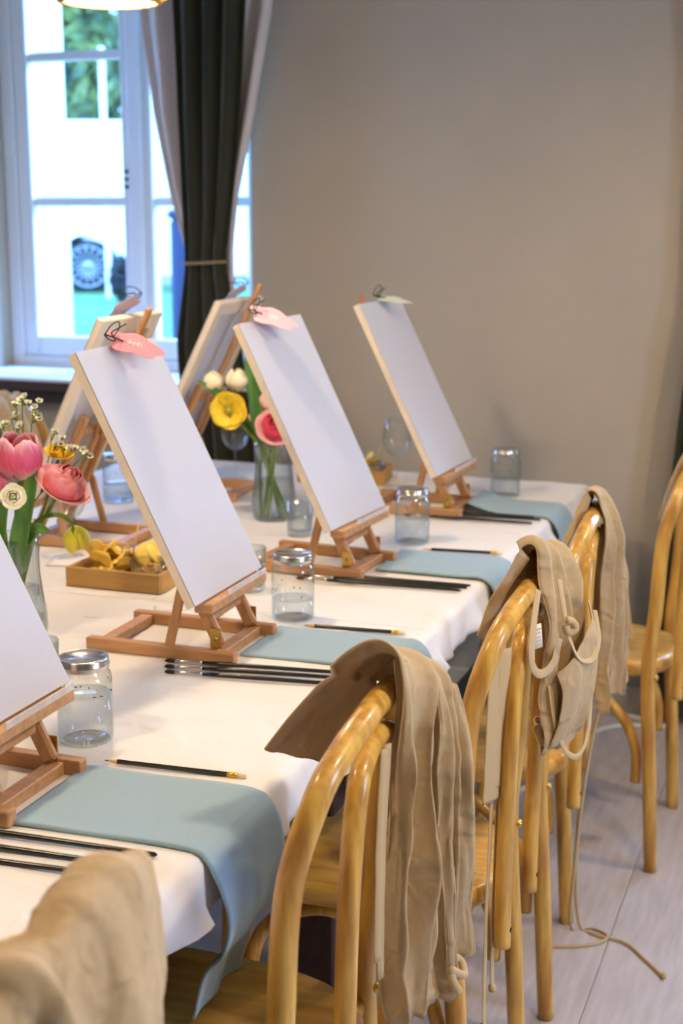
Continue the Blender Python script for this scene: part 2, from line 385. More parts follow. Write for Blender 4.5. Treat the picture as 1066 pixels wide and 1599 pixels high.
for cx in (0, -2.62):
    Rx = Matrix.Translation((cx, 0, .33)) @ Matrix.Rotation(PI/2, 4, 'X')
    wh = mesh('wheel', xf(lathe([(.265, -.09), (.30, -.1), (.33, -.07), (.33, .07), (.30, .1), (.265, .09)], 40), Rx), tyre_m, ca)
    sp = [lathe([(.25, .02), (.278, .088), (.262, .102), (.245, .088)], 40), lathe([(0, .06), (.07, .075), (.075, .05)], 24)]
    for i in range(15):
        a = 2*PI*i/15; sp.append(bar((.05*math.cos(a), .05*math.sin(a), .06), (.255*math.cos(a), .255*math.sin(a), .088), .026, .02, .003, (-math.sin(a), math.cos(a), 0)))
    mesh('alloy_rim', xf(join(*sp), Rx), alloy_m, wh)
    mesh('brake_disc', xf(lathe([(0, -.01), (.264, -.01), (.264, .0), (0, .0)], 32), Rx), tyre_m, wh)
def blob_leaves(n, rad, size, cen, droop=0.):
    V, F = [], []
    for i in range(n):
        d = Vector((random.gauss(0, 1), random.gauss(0, 1), random.gauss(0, 1))).normalized()*(random.random()**.4)
        p = Vector(cen)+Vector((d.x*rad[0], d.y*rad[1], d.z*rad[2]))
        a = Vector((random.gauss(0, 1), random.gauss(0, 1), random.gauss(0, .6)-droop)).normalized(); b = a.orthogonal().normalized()
        s = size*random.uniform(.6, 1.3); j = len(V)
        V += [p-a*s-b*s*.1, p-b*s*.4, p+a*s, p+b*s*.4]; F.append((j, j+1, j+2, j+3))
    return V, F
def tree(c, label, r, h, trunk_h):
    t = thing('conifer_tree', label, 'tree', (c[0], c[1], GZ), 0, 'trees across the street')
    mesh('trunk', tube([(0, 0, 0), (.1, 0, trunk_h*.6), (0, .1, trunk_h)], [.28, .22, .12], 10), bark_m, t)
    vf = [];
    for i in range(60):
        a = random.random()*2*PI; zz = random.random(); rr = r*math.sqrt(random.random())*(1.05-.5*zz)
        vf.append(blob_leaves(110, (.45, .45, .8), .17, (0, 0, 0), .9)); M = Matrix.Translation((rr*math.cos(a), rr*math.sin(a), lerp(2.2, h, zz))); vf[-1] = xf(vf[-1], M)
    f = mesh('foliage', join(*vf), foliage_m, t, False); f['kind'] = 'stuff'
tree((-13.78, 23.72), 'pale green drooping tree seen through the upper left panes', 2.0, 7.5, 6)
tree((-14.9, 29.0), 'bluish green tree seen behind the white street post', 2.2, 8, 6.5)
hp = Vector((-11.49, 20.29, 2.2))
hs = thing('garden_wall', 'white rendered garden wall across the street behind the parked car', 'wall', (hp.x, hp.y, GZ), math.radians(20))
mesh('wall_panel', rbox((0, 0, 1.13), (26, .3, 2.26)), house_m, hs, False)
mesh('coping', rbox((0, 0, 2.32), (26, .42, .12), .02), house_m, hs, False)
for i in range(5): mesh('pier', rbox((-4.2+i*2.1, -.2, 1.17), (.4, .3, 2.34), .02), house_m, hs, False)
pp = Vector((-8.6, 15.41, 2.2))
po = thing('street_post', 'slim white street post with a white board outside the window', 'post', (pp.x, pp.y, GZ), math.radians(20))
mesh('pole', lathe([(.04, 0), (.036, 2.9), (.0, 2.92)], 12), house_m, po)
mesh('board', rbox((-.06, -.05, 1.45), (.30, .03, .45), .01), house_m, po, False)
bp_ = Vector((-8.013, 14.643, .55))
sh = thing('shrub_stand_in', 'shrub-shaped stand-in for an unidentified dark patch in front of the parked car bumper', 'shrub', (bp_.x, bp_.y, GZ))  # dark patch not identified, leaf clump put in its place
mesh('leaves', blob_leaves(500, (.13, .13, .27), .05, (0, 0, .28)), darkbush_m, sh, False)['kind'] = 'stuff'
mesh('stem', tube([(0, 0, 0), (.01, 0, .3)], [.02, .01], 6), bark_m, sh)
bn = Vector((-4.259, 8.56, .98))
bi = thing('bin_stand_in', 'bin-shaped stand-in for an unidentified dark blue shape just visible beside the curtain edge', 'bin', (bn.x, bn.y, GZ), math.radians(20))  # dark blue sliver not identified, bin shape put in its place
mesh('body', rbox((.12, .2, .52), (.34, .4, 1.0), .03), bin_m, bi, False)
mesh('lid', rbox((.12, .19, 1.04), (.37, .44, .06), .02), bin_m, bi, False)
# ================================================================ curtains, cable, lamp
def curtain(name, label, xs, y0, folds, m, amp=.03, ztop=2.62, zbot=.03, tie=None, phase=0., th=.003, n=(72, 48), tiemat=None, group=None):
    t = thing(name, label, 'curtain', ((xs[0][1]+xs[0][2])/2, y0, 0), 0, group)
    cx = t.location.x
    def fn(u, v):
        z = lerp(zbot, ztop, v); a = interp([(s[0], s[1]) for s in xs], z); b = interp([(s[0], s[2]) for s in xs], z)
        pinch = min(1., .35+abs(z-tie)*2.2) if tie else 1.
        return (lerp(a, b, u)-cx, amp*pinch*math.sin(2*PI*folds*u+phase+.5*nz(u*3, z*.8))+.008*nz(u*9, z*3), z)
    o = mesh('drape', grid(fn, *n, us=1.2, vs=2.6), m, t); solid(o, th)
    if tie and tiemat:
        a = interp([(s[0], s[1]) for s in xs], tie)-cx; b = interp([(s[0], s[2]) for s in xs], tie)-cx
        c = (a+b)/2; hw = (b-a)/2+.004
        P = [(c+hw*math.cos(q), (amp+.012)*math.sin(q), tie+.004*math.cos(q)) for q in [2*PI*i/36 for i in range(36)]]
        mesh('tieback', tube(P, .005, 8, True), tiemat, t)
    return t
curtain('window_curtain', 'dark green curtain tied back with a thin cord beside the window', [(.0, -2.00, -1.72), (.75, -2.015, -1.765), (1.1, -2.03, -1.81), (1.345, -1.995, -1.86), (1.5, -2.0, -1.835), (1.8, -2.015, -1.80), (2.2, -2.02, -1.775), (2.62, -2.02, -1.76)], 4.06, 3.5, curtain_m, .024, tie=1.345, tiemat=tie_m)
curtain('curtain_lining', 'pale lining sweeping behind the tied dark green curtain', [(.0, -1.97, -1.80), (1.2, -1.99, -1.86), (1.4, -2.03, -1.86), (1.55, -2.075, -1.84), (1.8, -2.13, -1.78), (2.1, -2.165, -1.72), (2.62, -2.19, -1.70)], 4.125, 5, lining_m, .022, tie=1.3)
curtain('window_curtain', 'dark green curtain at the right end of the beige wall', [(0, -.53, -.18), (.7, -.488, -.2), (1.0, -.465, -.18), (1.345, -.42, -.22), (1.7, -.43, -.16), (2.62, -.46, -.14)], 4.1, 3.5, curtain_m, .024, tie=1.345, tiemat=tie_m)
for x0, x1, y, lab in [(-2.75, -1.6, 4.09, 'black iron curtain rail over the blue-lit window'), (-.6, .95, 4.1, 'black iron curtain rail over the far right window')]:
    r = thing('curtain_rail', lab, 'curtain rail', ((x0+x1)/2, y, 2.62)); h = (x1-x0)/2
    mesh('rod', tube([(-h, 0, .012), (h, 0, .012)], .012, 10), black_m, r)
    for s in (-1, 1):
        mesh('finial', xf(lathe([(0, -.02), (.018, -.012), (.022, 0), (.018, .012), (0, .02)], 12), Matrix.Translation((s*h, 0, .012))), black_m, r)
        mesh('bracket', rbox((s*(h-.05), (YB-y)/2, .012), (.02, YB-y, .016), .003), black_m, r, False)
cb = [(-.95, 4.12, .009), (-.80, 4.155, .009), (-.66, 4.15, .009), (-.52, 4.105, .009), (-.46, 4.075, .009), (-.52, 4.06, .009), (-.60, 4.03, .009), (-.655, 3.95, .009), (-.685, 3.78, .009), (-.70, 3.62, .009), (-.78, 3.45, .009), (-1.0, 3.3, .009)]
tag(mesh('power_cable', tube(smooth_path(cb, 8), .0085, 8), cable_m), 'white power cable looped on the floor by the baseboard', 'cable')

def pendant(x, y, zb, label, power):
    t = thing('pendant_lamp', label, 'lamp', (x, y, zb), 0, 'pendant lamps over the table')
    R = .155; H = .30
    def prof(v): # v 0 bottom .. 1 top : rounded basket
        return interp([(0, .085), (.06, .118), (.2, .148), (.4, .156), (.6, .142), (.8, .10), (1, .04)], v)
    rings = []
    for i in range(24):
        v = (i+.3)/24; r = prof(v)
        n = 40; P = [((r+.004*(1 if (k+i) % 2 else -1))*math.cos(2*PI*k/n), (r+.004*(1 if (k+i) % 2 else -1))*math.sin(2*PI*k/n), v*H) for k in range(n)]
        rings.append(tube(P, .0064, 6, True))
    mesh('woven_rings', join(*rings), rattan_m, t)
    ribs = []
    for k in range(20):
        a = 2*PI*k/20; ribs.append(tube([(prof(j/12)*math.cos(a), prof(j/12)*math.sin(a), j/12*H) for j in range(13)], .004, 6))
    mesh('ribs', join(*ribs), rattan_m, t)
    mesh('bulb', xf(lathe([(0, -.045), (.025, -.036), (.036, -.01), (.034, .012), (.016, .045), (.014, .06), (0, .06)], 20), Matrix.Translation((0, 0, .13))), bulb_m, t)
    mesh('socket', xf(lathe([(0, 0), (.018, 0), (.02, .06), (.012, .11), (0, .11)], 16), Matrix.Translation((0, 0, .19))), black_m, t)
    mesh('cord', tube([(0, 0, .29), (0, 0, ZC-zb-.02)], .003, 6), black_m, t)
    mesh('ceiling_cup', lathe([(0, ZC-zb-.03), (.045, ZC-zb-.028), (.05, ZC-zb), (0, ZC-zb)], 20), black_m, t)
    d = bpy.data.lights.new('bulb_light', 'POINT'); d.energy = power; d.color = WARM; d.shadow_soft_size = .045
    o = bpy.data.objects.new('bulb_light', d); COL.objects.link(o); o.parent = t; o.location = (0, 0, .03)
pendant(-1.40, 2.55, 1.90, 'woven rattan pendant lamp just dipping into the top of the window', PEND[0])
pendant(-1.40, 1.05, 1.90, 'woven rattan pendant lamp over the near end of the table', PEND[1])
pendant(.40, 1.45, 2.05, 'woven rattan pendant lamp to the right of the front chairs', PEND[2])
pendant(.40, 3.1, 2.05, 'woven rattan pendant lamp to the right of the far chairs', PEND[3])

# ================================================================ table and cloths
TX0, TX1, TY0, TY1, TZ = -2.10, -.715, .25, 3.93, .745
tb = thing('dining_table', 'long dark wooden dining table under the white cloths', 'table', ((TX0+TX1)/2, (TY0+TY1)/2, 0))
hx, hy = (TX1-TX0)/2, (TY1-TY0)/2
mesh('tabletop', rbox((0, 0, TZ-.0165), (2*hx, 2*hy, .033), .003), table_m, tb, False)
mesh('apron_frame', join(*[rbox((s*(hx-.10), 0, TZ-.08), (.025, 2*hy-.2, .095)) for s in (-1, 1)], *[rbox((0, s*(hy-.10), TZ-.08), (2*hx-.2, .025, .095)) for s in (-1, 1)]), table_m, tb, False)
for sx in (-1, 1):
    for yy in (-hy+.12, .1, hy-.12):
        mesh('leg', rbox((sx*(hx-.12), yy, (TZ-.033)/2), (.07, .07, TZ-.033), .004), table_m, tb, False)
CZ = .750
def tablecloth(name, label, y0, y1, z0, end0, end1, seed, droop=0.):
    nu, nv = 150, int((y1-y0)/.018)
    t = thing(name, label, 'tablecloth', ((TX0+TX1)/2, (y0+y1)/2, z0)); cx, cy = t.location.x, t.location.y
    # arc length across: left hang, top, right hang
    Wd = TX1-TX0; D = .080; tot = Wd+2*D; r = .016
    def fn(u, v):
        y = lerp(y0, y1, v); s = u*tot-D; sd = 0
        wob = .0016*nz(s*3, y*5, seed)+.0030*(1-abs(nz(s*1.1+4, y*6+1.2*nz(s*3, y*2), seed+3)))**6+.0018*(1-abs(nz(s*1.6+1, y*13, seed+9)))**5
        if s < 0: d, sg, ex = -s, -1, TX0
        elif s > Wd: d, sg, ex = s-Wd, 1, TX1
        else: d = -min(s, Wd-s); sg = 0
        if sg == 0 or d < 0:
            x, z = TX0+s, wob+.0008
            return_x, return_z = x, z
        else:
            a = min(d/r, PI/2*.80); bx = r*math.sin(a); bz = r*(1-math.cos(a)); rest = max(0, d-r*PI/2*.80)
            fl = .17+(.30*math.sin(y*24+3*nz(y*2, seed))+.25*math.sin(y*61+4*nz(y*3, seed+2)))*min(1, rest/.05)+.2*nz(y*8, seed+5)
            for na, nb in ((1.42, 1.66), (2.15, 2.37), (2.80, 3.02), (3.44, 3.65)):  # napkins press the cloth flat
                if na < y < nb: fl = lerp(fl, .04, min(1, min(y-na, nb-y)/.03))
            fl = max(.03, fl)
            bx += rest*math.sin(fl*.9); bz += rest*math.cos(fl*.9)*(1+droop*max(0., min(1., (y-2.15)/.25)))
            return_x, return_z = ex+sg*bx, wob-bz
        # ends
        for e, yy, sgn in ((end0, y0, -1), (end1, y1, 1)):
            q = (yy-y)*sgn
            if e and q < e:
                h = e-q; a = min(h/r, PI/2*.85); y_ = r*math.sin(a); dz = r*(1-math.cos(a)); rest = max(0, h-r*PI/2*.85)
                fl = .25+.2*math.sin(return_x*23+seed); y_ += rest*math.sin(fl); dz += rest*math.cos(fl)
                corner = max(0., d) if sg else 0.
                y = yy-sgn*e+sgn*(y_+corner*.15)
                return_z = min(return_z, 0)-dz*(1-.55*min(1, corner/.1)) if corner else return_z-dz
                if corner: return_x += sg*(.03+rest*.5)*min(1, corner/.05); y += sgn*.02*min(1, corner/.05)
        return (return_x-cx, y-cy, return_z)
    o = mesh('cloth', grid(fn, nu, nv, us=1.6, vs=(y1-y0)), cloth_m, t); solid(o, .0012, 0)
    return t
tablecloth('tablecloth', 'white tablecloth with hanging folds over the far end of the table', 2.28, 4.04, CZ-.003, 0, .10, 3)
tablecloth('tablecloth', 'white tablecloth over the near half of the table, corner hanging by the second chair', .15, 2.43, CZ-.0005, .08, 0, 11, .7)

# ================================================================ chairs
def make_chair(label, loc, rz):
    t = thing('bentwood_chair', label, 'chair', (*loc, 0), rz, 'bentwood chairs')
    half = [(.232, .192, 0), (.220, .190, .22), (.205, .188, .48), (.215, .188, .62), (.2247, .185, .79), (.2504, .162, .895), (.2644, .111, .933), (.2714, .053, .947), (.2714, 0, .9495)]
    pts = half+[(a, -b, c) for a, b, c in half[-2::-1]]
    P = smooth_path(pts, 6); R = [.0155+.001*math.sin(p.z*3) for p in P]
    mesh('back_hoop', tube(P, R, 14), chair_m, t)
    inn = [(.262, .098, .395), (.262, .100, .50), (.266, .104, .66), (.270, .102, .78), (.272, .078, .875), (.272, .035, .905), (.272, 0, .910)]
    P2 = smooth_path(inn+[(a, -b, c) for a, b, c in inn[-2::-1]], 6)
    mesh('inner_hoop', tube(P2, .0135, 12), chair_m, t)
    # seat: rounded trapezoid with a slightly dished top
    out = []
    for i in range(48):
        a = 2*PI*i/48; c, s = math.cos(a), math.sin(a); n = 4.5 if c < 0 else 2.9
        rr = (abs(c)**n+abs(s)**n)**(-1/n); x, y = (.215 if c < 0 else .247)*c*rr, .195*s*rr
        out.append((x, y*(1-.13*(x+.2)/.4)))
    V, F = [], []
    for f, z in ((.98, .455), (1, .462), (1, .482), (.975, .489), (.86, .487), (.5, .483), (.0, .481)):
        V += [Vector((x*f, y*f, z)) for x, y in out]
    for k in range(6):
        for i in range(48): F.append((k*48+i, k*48+(i+1) % 48, (k+1)*48+(i+1) % 48, (k+1)*48+i))
    F.append(tuple(reversed(range(48))))
    mesh('seat', (V, F), seat_m, t)
    for s in (-1, 1):
        mesh('front_leg', tube(smooth_path([(-.165, s*.158, .458), (-.172, s*.165, .25), (-.185, s*.178, 0)], 4), [.0175, .0172, .017, .0165, .016, .0155, .015, .0145, .014], 12), chair_m, t)
        arch = [(-.145, s*.150, .21), (-.143, s*.150, .30), (-.11, s*.150, .39), (-.02, s*.152, .437), (.07, s*.158, .42), (.15, s*.170, .36), (.183, s*.178, .29), (.186, s*.180, .21)]
        mesh('side_brace', tube(smooth_path(arch, 6), .0125, 10), chair_m, t)
        mesh('bolt', xf(lathe([(0, .008), (.006, .006), (.008, 0), (.008, -.004)], 12), Matrix.Translation((.222, s*.188, .47)) @ Matrix.Rotation(PI/2, 4, 'Y')), brass_m, t)
        mesh('bolt_hole', xf(lathe([(0, .0006), (.0042, .0006), (.0042, -.003)], 10), Matrix.Translation((.2752, s*.0985, .425)) @ Matrix.Rotation(PI/2, 4, 'Y')), plug_m, t)
    mesh('front_brace', tube(smooth_path([(-.165, -.135, .21), (-.162, -.132, .32), (-.158, -.09, .41), (-.158, 0, .44), (-.158, .09, .41), (-.162, .132, .32), (-.165, .135, .21)], 6), .0115, 10), chair_m, t)
    mesh('back_rail', tube([(.199, -.172, .445), (.199, .172, .445)], .013, 10), chair_m, t)
    return t
CH = {'near': ((-.82, .885), .05), 'A': ((-.773, 1.4825), .056), 'B': ((-.719, 2.078), .009), 'C': ((-.7225, 2.612), .093), 'D': ((-.6044, 3.327), -.007)}
LB = {'near': 'bentwood chair nearest the camera, hidden under a spread apron', 'A': 'bentwood chair at the front whose apron hangs long behind it', 'B': 'bentwood chair with the apron hung by its neck loop', 'C': 'bentwood chair second from the wall, narrow apron over its hoop', 'D': 'bentwood chair nearest the wall at the right edge'}
for k, (l, r) in CH.items(): make_chair(LB[k], l, r)
fc = make_chair('bentwood chair across the table, its hoop showing behind the white blossoms', (-2.02, 3.45), PI)

# ================================================================ easels and canvases
CW, CHT, CT = .282, .466, .018
TILT = .465
def make_easel(label, loc, rz, mast, canvas_dy, canvas_label, canvas_yaw=0., back=False):
    t = thing('table_easel', label, 'easel', (*loc, CZ+.0012), rz, 'small wooden table easels')
    for s in (-1, 1):
        mesh('base_rail', rbox((0, s*.088, .0125), (.285, .020, .023), .003, None, 2), easel_m, t, False)
        mesh('rubber_foot', join(*[rbox((fx, s*.088, .001), (.016, .012, .002)) for fx in (-.12, .12)]), black_m, t, False)
    for cx in (.106, -.112): mesh('cross_bar', rbox((cx, 0, .0115), (.024, .1555, .018), .0015), easel_m, t, False)
    sn, cs = math.sin(TILT), math.cos(TILT)
    px, pz = .100, .036
    def on(u, n, y=0): # u up along the tilted frame, n out of its front
        return Vector((px-sn*u+cs*n, y, pz+cs*u+sn*n))
    for s in (-1, 1):
        mesh('upright', bar(on(-.012, 0, s*.066), on(.30, 0, s*.066), .014, .024, .004), easel_up_m, t, False)
        br = mesh('hinge_bracket', join(rbox((px, s*.0755, .037), (.021, .0022, .042), .0008), rbox((px, s*.083, .0245), (.017, .014, .0015))), brass_m, t, False)
        mesh('screw', xf(lathe([(0, .003), (.0035, .002), (.0045, 0)], 10), Matrix.Translation((px, s*.0768, .04)) @ Matrix.Rotation(-s*PI/2, 4, 'X')), brass_m, br)
        mesh('stay', bar((.018, s*.0895, .022), on(.115, -.006, s*.0815), .010, .016, .002), easel_up_m, t, False)
    mesh('lower_crossbar', bar(on(.045, .0, -.059), on(.045, 0, .059), .020, .018, .0015, (0, 0, 1)), easel_m, t, False)
    ub = mesh('upper_crossbar', bar(on(.255, .0, -.059), on(.255, 0, .059), .018, .014, .0015, (0, 0, 1)), easel_m, t, False)
    mesh('wing_knob', join(xf(lathe([(0, 0), (.006, 0), (.006, .014), (0, .014)], 10), Matrix.Translation(on(.255, -.034)) @ Matrix.Rotation(PI/2-TILT, 4, 'Y')), rbox(on(.255, -.03), (.004, .02, .008), .001)), brass_m, ub)
    mesh('mast', bar(on(.03, -.013, 0), on(mast, -.013, 0), .018, .012, .003), easel_up_m, t, False)
    # ledge: sits in front of the uprights, canvas stands on it
    lu = .062
    L = mesh('ledge', bar(on(lu, .024, -.11+canvas_dy*.5), on(lu, .024, .125+canvas_dy*.5), .018, .034, .002, (0, 0, 1)), easel_m, t, False)
    mesh('paint_crust', bar(on(lu, .0418, -.045+canvas_dy*.5), on(lu, .0418, .1245+canvas_dy*.5), .019, .0016, .0004, (0, 0, 1)), ledge_m, L, False)
    for q, (yy, w, c) in enumerate([(-.02, .016, coral_m), (.03, .02, teal_m), (.075, .012, coral_m)]):
        mesh('paint_blot', bar(on(lu+.004, .0428, yy-w/2), on(lu+.004, .0428, yy+w/2), .008, .0008, .0002, (0, 0, 1)), c, L, False)
    # canvas (a thing of its own): origin at its lower edge centre, z' up along the canvas, x' out of its face
    cv = thing('blank_canvas', canvas_label, 'canvas', (0, 0, 0), 0, 'blank white canvases on the easels')
    u0 = lu+.0105
    M = Matrix.Translation(t.location) @ Matrix.Rotation(rz, 4, 'Z') @ Matrix.Translation(on(u0, .0125, canvas_dy)) @ Matrix.Rotation(-TILT, 4, 'Y')
    cv.matrix_world = M @ Matrix.Rotation(canvas_yaw, 4, 'X')
    w, h, d = CW, CHT, CT; f = .034
    face = rbox((d-.0008, 0, h/2), (.0016, w, h), .0007)
    mesh('painting_face', (face[0], face[1], [((v.y)/.3, v.z/.3) for v in face[0]]), canvas_m, cv, False)
    mesh('wrapped_edge', join(rbox((d/2-.001, -w/2+.0012, h/2), (d-.003, .0024, h-.001), .0006), rbox((d/2-.001, w/2-.0012, h/2), (d-.003, .0024, h-.001), .0006), rbox((d/2-.001, 0, h-.0012), (d-.003, w-.005, .0024), .0006), rbox((d/2-.001, 0, .0012), (d-.003, w-.005, .0024), .0006)), canvas_edge_m, cv, False)
    for s in (-1, 1): mesh('stretcher_bar', rbox((d/2-.002, s*(w/2-.0025-f/2), h/2), (d-.005, f, h-.006), .001), canvas_edge_m, cv, False); mesh('inner_lip', rbox((d/2+.001, s*(w/2-.0025-f-.003), h/2), (d-.012, .006, h-.006-2*f), .0005), stretch_m, cv, False)
    for zz in (.003+f/2, h-.003-f/2): mesh('stretcher_bar', rbox((d/2-.002, 0, zz), (d-.005, w-.0052-2*f, f), .001), canvas_edge_m, cv, False)
    return t, cv
coral_m = mat('dried_coral_paint', (222, 128, 122), .5, var=.1)
teal_m = mat('dried_teal_paint', (70, 112, 128), .5, var=.1)
E1, C1 = make_easel('table easel nearest the camera, half out of frame at left', (-1.105, 1.52), 0., .50, 0, 'blank canvas nearest the camera, cut off by the left edge')
E2, C2 = make_easel('table easel whose base stands clear beside the second glass jar', (-1.105, 2.205), 0., .49, .0, 'large blank canvas with a coral pink flower tag', 0)
E3, C3 = make_easel('table easel in front of the tulip vase with yellow bloom', (-1.075, 2.815), -math.radians(5), .49, 0, 'blank canvas with a pale pink flower tag', 0)
E4, C4 = make_easel('table easel farthest along the chair side, mast tip showing', (-1.045, 3.465), -math.radians(3), .575, 0, 'blank canvas with a pale cream tag, farthest on the chair side')
E5, C5 = make_easel('table easel turned away below the window panes', (-1.665, 2.86), PI, .575, 0, 'canvas seen from behind in front of the window, nearer one')
E6, C6 = make_easel('table easel turned away in front of the green curtain', (-1.665, 3.46), PI, .60, 0, 'canvas seen from behind in front of the green curtain')
# paper flower tags on green string
def tag_card(cv, rgb, label, pos, rot, size, back=False, scribble=True, slim=1.):
    m = mat('paper_tag_%d_%d_%d' % rgb, rgb, .8, var=.05)
    t = thing('flower_tag', label, 'tag', (0, 0, 0), 0, 'flower shaped paper tags on the canvases')
    X = Vector(rot[0]).normalized(); Z = Vector(rot[1]); Z = (Z-X*Z.dot(X)).normalized(); Y = Z.cross(X)
    t.matrix_world = cv.matrix_world @ Matrix.Translation(pos) @ Matrix((X, Y, Z)).transposed().to_4x4()
    # outline in local (x = length away from the string, y across): tulip-ish blossom with scalloped far edge
    n = 40; ol = []
    for i in range(n):
        a = 2*PI*i/n; r = 1+.14*math.cos(5*a)+.05*math.cos(2*a)
        ol.append((size*(.5+.56*r*math.cos(a)), size*.42*slim*r*math.sin(a)))
    V = [Vector((x, y, .0)) for x, y in ol]+[Vector((x, y, .0008)) for x, y in ol]; F = [tuple(reversed(range(n))), tuple(range(n, 2*n))]
    F += [(i, (i+1) % n, n+(i+1) % n, n+i) for i in range(n)]
    for v in V: v.z += -.10*(v.x/size)**2*size+.06*size*math.sin(v.y/size*4)
    mesh('card', (V, F), m, t, False)
    if scribble:
        P = [(.30+.012*i, .02*math.sin(i*1.9)+.03*math.cos(i*.8)) for i in range(28)]
        mesh('handwriting', tube([(x*size, y*size*1.6, .0014-.10*x*x*size+.06*size*math.sin(y*1.6*4)) for x, y in P], .0009, 5), paper_m, t)
    s = [(.02, 0, .002), (-.004, .006, .006), (-.016, .0, .010), (-.010, -.008, .006), (.004, -.004, .003), (-.002, .006, .012), (.012, .018, .016), (.03, .03, .022)]
    mesh('string', tube(smooth_path([(x, y, z) for x, y, z in s], 5), .0014, 6), string_m, t)
    s2 = [(-.016, 0, .010), (-.006, .004, .028), (.010, .016, .030), (.018, .026, .014), (.006, .012, .004)]
    mesh('string_loop', tube(smooth_path(s2, 6), .0012, 6), string_m, t)
    return t
TOP = CHT
tag_card(C2, (232, 142, 148), 'coral pink flower tag tied on the big canvas in front', (CT+.006, -.022, TOP+.006), ((.5, .75, -.42), (.75, -.15, .7)), .088)
tag_card(C3, (238, 184, 190), 'pale pink flower tag tied on the canvas behind the tulips', (CT+.006, -.075, TOP+.014), ((.45, .8, -.40), (.75, -.15, .7)), .095, scribble=True)
tag_card(C4, (222, 226, 206), 'pale cream tag tied on the farthest canvas', (CT+.006, -.02, TOP+.004), ((.62, .7, -.35), (.5, -.1, .85)), .082, scribble=False, slim=.6)
tag_card(C5, (206, 176, 176), 'pinkish tag seen behind the mast of the window-side canvas', (CT*.5, .004, TOP+.040), ((.45, .40, -.70), (.6, -.2, .6)), .066, scribble=False)
tag_card(C6, (200, 186, 190), 'greyish tag seen behind the mast of the curtain-side canvas', (CT*.5, .004, TOP+.034), ((.45, .40, -.70), (.6, -.2, .6)), .056, scribble=False)
# ================================================================ jars, glasses
def jar(label, x, y, level, lidded=True):
    t = thing('mason_jar', label, 'jar', (x, y, CZ+.001), random.random()*6, 'lidded glass water jars')
    R = .0405; H = .122
    mesh('glass', lathe([(0, .004), (R-.007, .004), (R-.003, .002), (R-.006, 0), (R-.002, .003), (R, .012), (R, .096), (R-.0015, .104), (R-.006, .110), (R-.0065, .118)], 40), glass_m, t)
    w = mesh('water', lathe([(0, .006), (R-.006, .006), (R-.002, .014), (R-.002, level), (R-.004, level-.0006), (0, level-.0006)], 40), water_m, t)
    ln = mesh('lid', lathe([(0, .128), (R-.0085, .128), (R-.0078, .1292), (R-.0065, .1296), (R-.0045, .129), (R-.0035, .127), (R-.0037, .122), (R-.0025, .1205), (R-.0025, .1185), (R-.0036, .117), (R-.003, .1135), (R-.0045, .1125)], 40), lid_m, t)
    if not lidded: pass
    sp = []
    for i in range(14):
        a = random.random()*2*PI; z = random.uniform(max(level, .05), .098); c = Vector(((R+.0001)*math.cos(a), (R+.0001)*math.sin(a), z)); tx = Vector((-math.sin(a), math.cos(a), 0)); d = (tx*random.uniform(-1, 1)+Vector((0, 0, 1))*random.uniform(-1, 1)).normalized()*random.uniform(.001, .003)
        sp.append(tube([c-d, c+d], .0006, 5))
    mesh('paint_specks', join(*sp), plug_m, t)
    return t
j1 = jar('glass jar with tin lid nearest the camera, paint specks inside', -1.027, 1.726, .074)
fc_ = bpy.data.curves.new('moulded_number', 'FONT'); fc_.body = '15'; fc_.size = .012; fc_.extrude = .0002
fo = bpy.data.objects.new('moulded_number', fc_); COL.objects.link(fo); bpy.context.view_layer.update()
fm = bpy.data.meshes.new_from_object(fo.evaluated_get(bpy.context.evaluated_depsgraph_get())); bpy.data.objects.remove(fo)
for v in fm.vertices:  # wrap round the foot of the jar
    a_ = (v.co.x-.006)/.0405; rr_ = .0408+v.co.z; v.co = Vector((rr_*math.sin(a_), -rr_*math.cos(a_), .006+v.co.y))
nm_ = link('moulded_number', fm, paper_m, j1, False); nm_.rotation_euler = (0, 0, math.radians(31)-j1.rotation_euler.z)
jar('glass jar with tin lid beside the big front canvas', -.976, 2.413, .042)
jar('glass jar half full of water between two blue napkins', -.949, 3.087, .062)
jar('glass jar with tin lid farthest, in front of the beige wall', -.874, 3.693, .048)
jar('glass jar across the table behind the big front canvas', -1.822, 3.276, .05)
def wine_glass(label, x, y, s=1.):
    t = thing('wine_glass', label, 'glass', (x, y, CZ+.001), 0, 'stemmed wine glasses')
    mesh('foot', lathe([(0, .0), (.034*s, .0), (.034*s, .0015), (.02*s, .003), (.005, .008)], 32), fine_glass_m, t)
    mesh('stem', lathe([(.005, .008), (.0035, .03), (.0033, .07), (.006, .083)], 16), fine_glass_m, t)
    mesh('bowl', lathe([(.0, .083), (.014*s, .086), (.030*s, .098), (.039*s, .118), (.041*s, .138), (.037*s, .165), (.032*s, .195), (.031*s, .195), (.0355*s, .165), (.0395*s, .138), (.037*s, .118), (.028*s, .10), (0, .087)], 36), fine_glass_m, t)
    return t
wine_glass('wine glass in front of the window-side canvas, by the pink rose', -1.625, 2.69)
wine_glass('wine glass behind the yellow tulip beside the curtain', -1.66, 3.675)
wine_glass('wine glass behind the farthest canvas by the wall', -1.19, 3.72)
wine_glass('wine glass mostly hidden behind the pale pink tagged canvas', -1.345, 3.47)
def tumbler(label, x, y):
    t = thing('water_tumbler', label, 'glass', (x, y, CZ+.001), 0, 'straight water tumblers')
    mesh('glass', lathe([(0, .0), (.028, 0), (.030, .003), (.033, .09), (.0318, .09), (.029, .012), (0, .010)], 32), glass_m, t)
    mesh('water', lathe([(0, .0112), (.0282, .0125), (.0295, .04), (0, .0398)], 28), water_m, t)
tumbler('straight tumbler behind the pale pink tagged canvas', -1.225, 3.075)
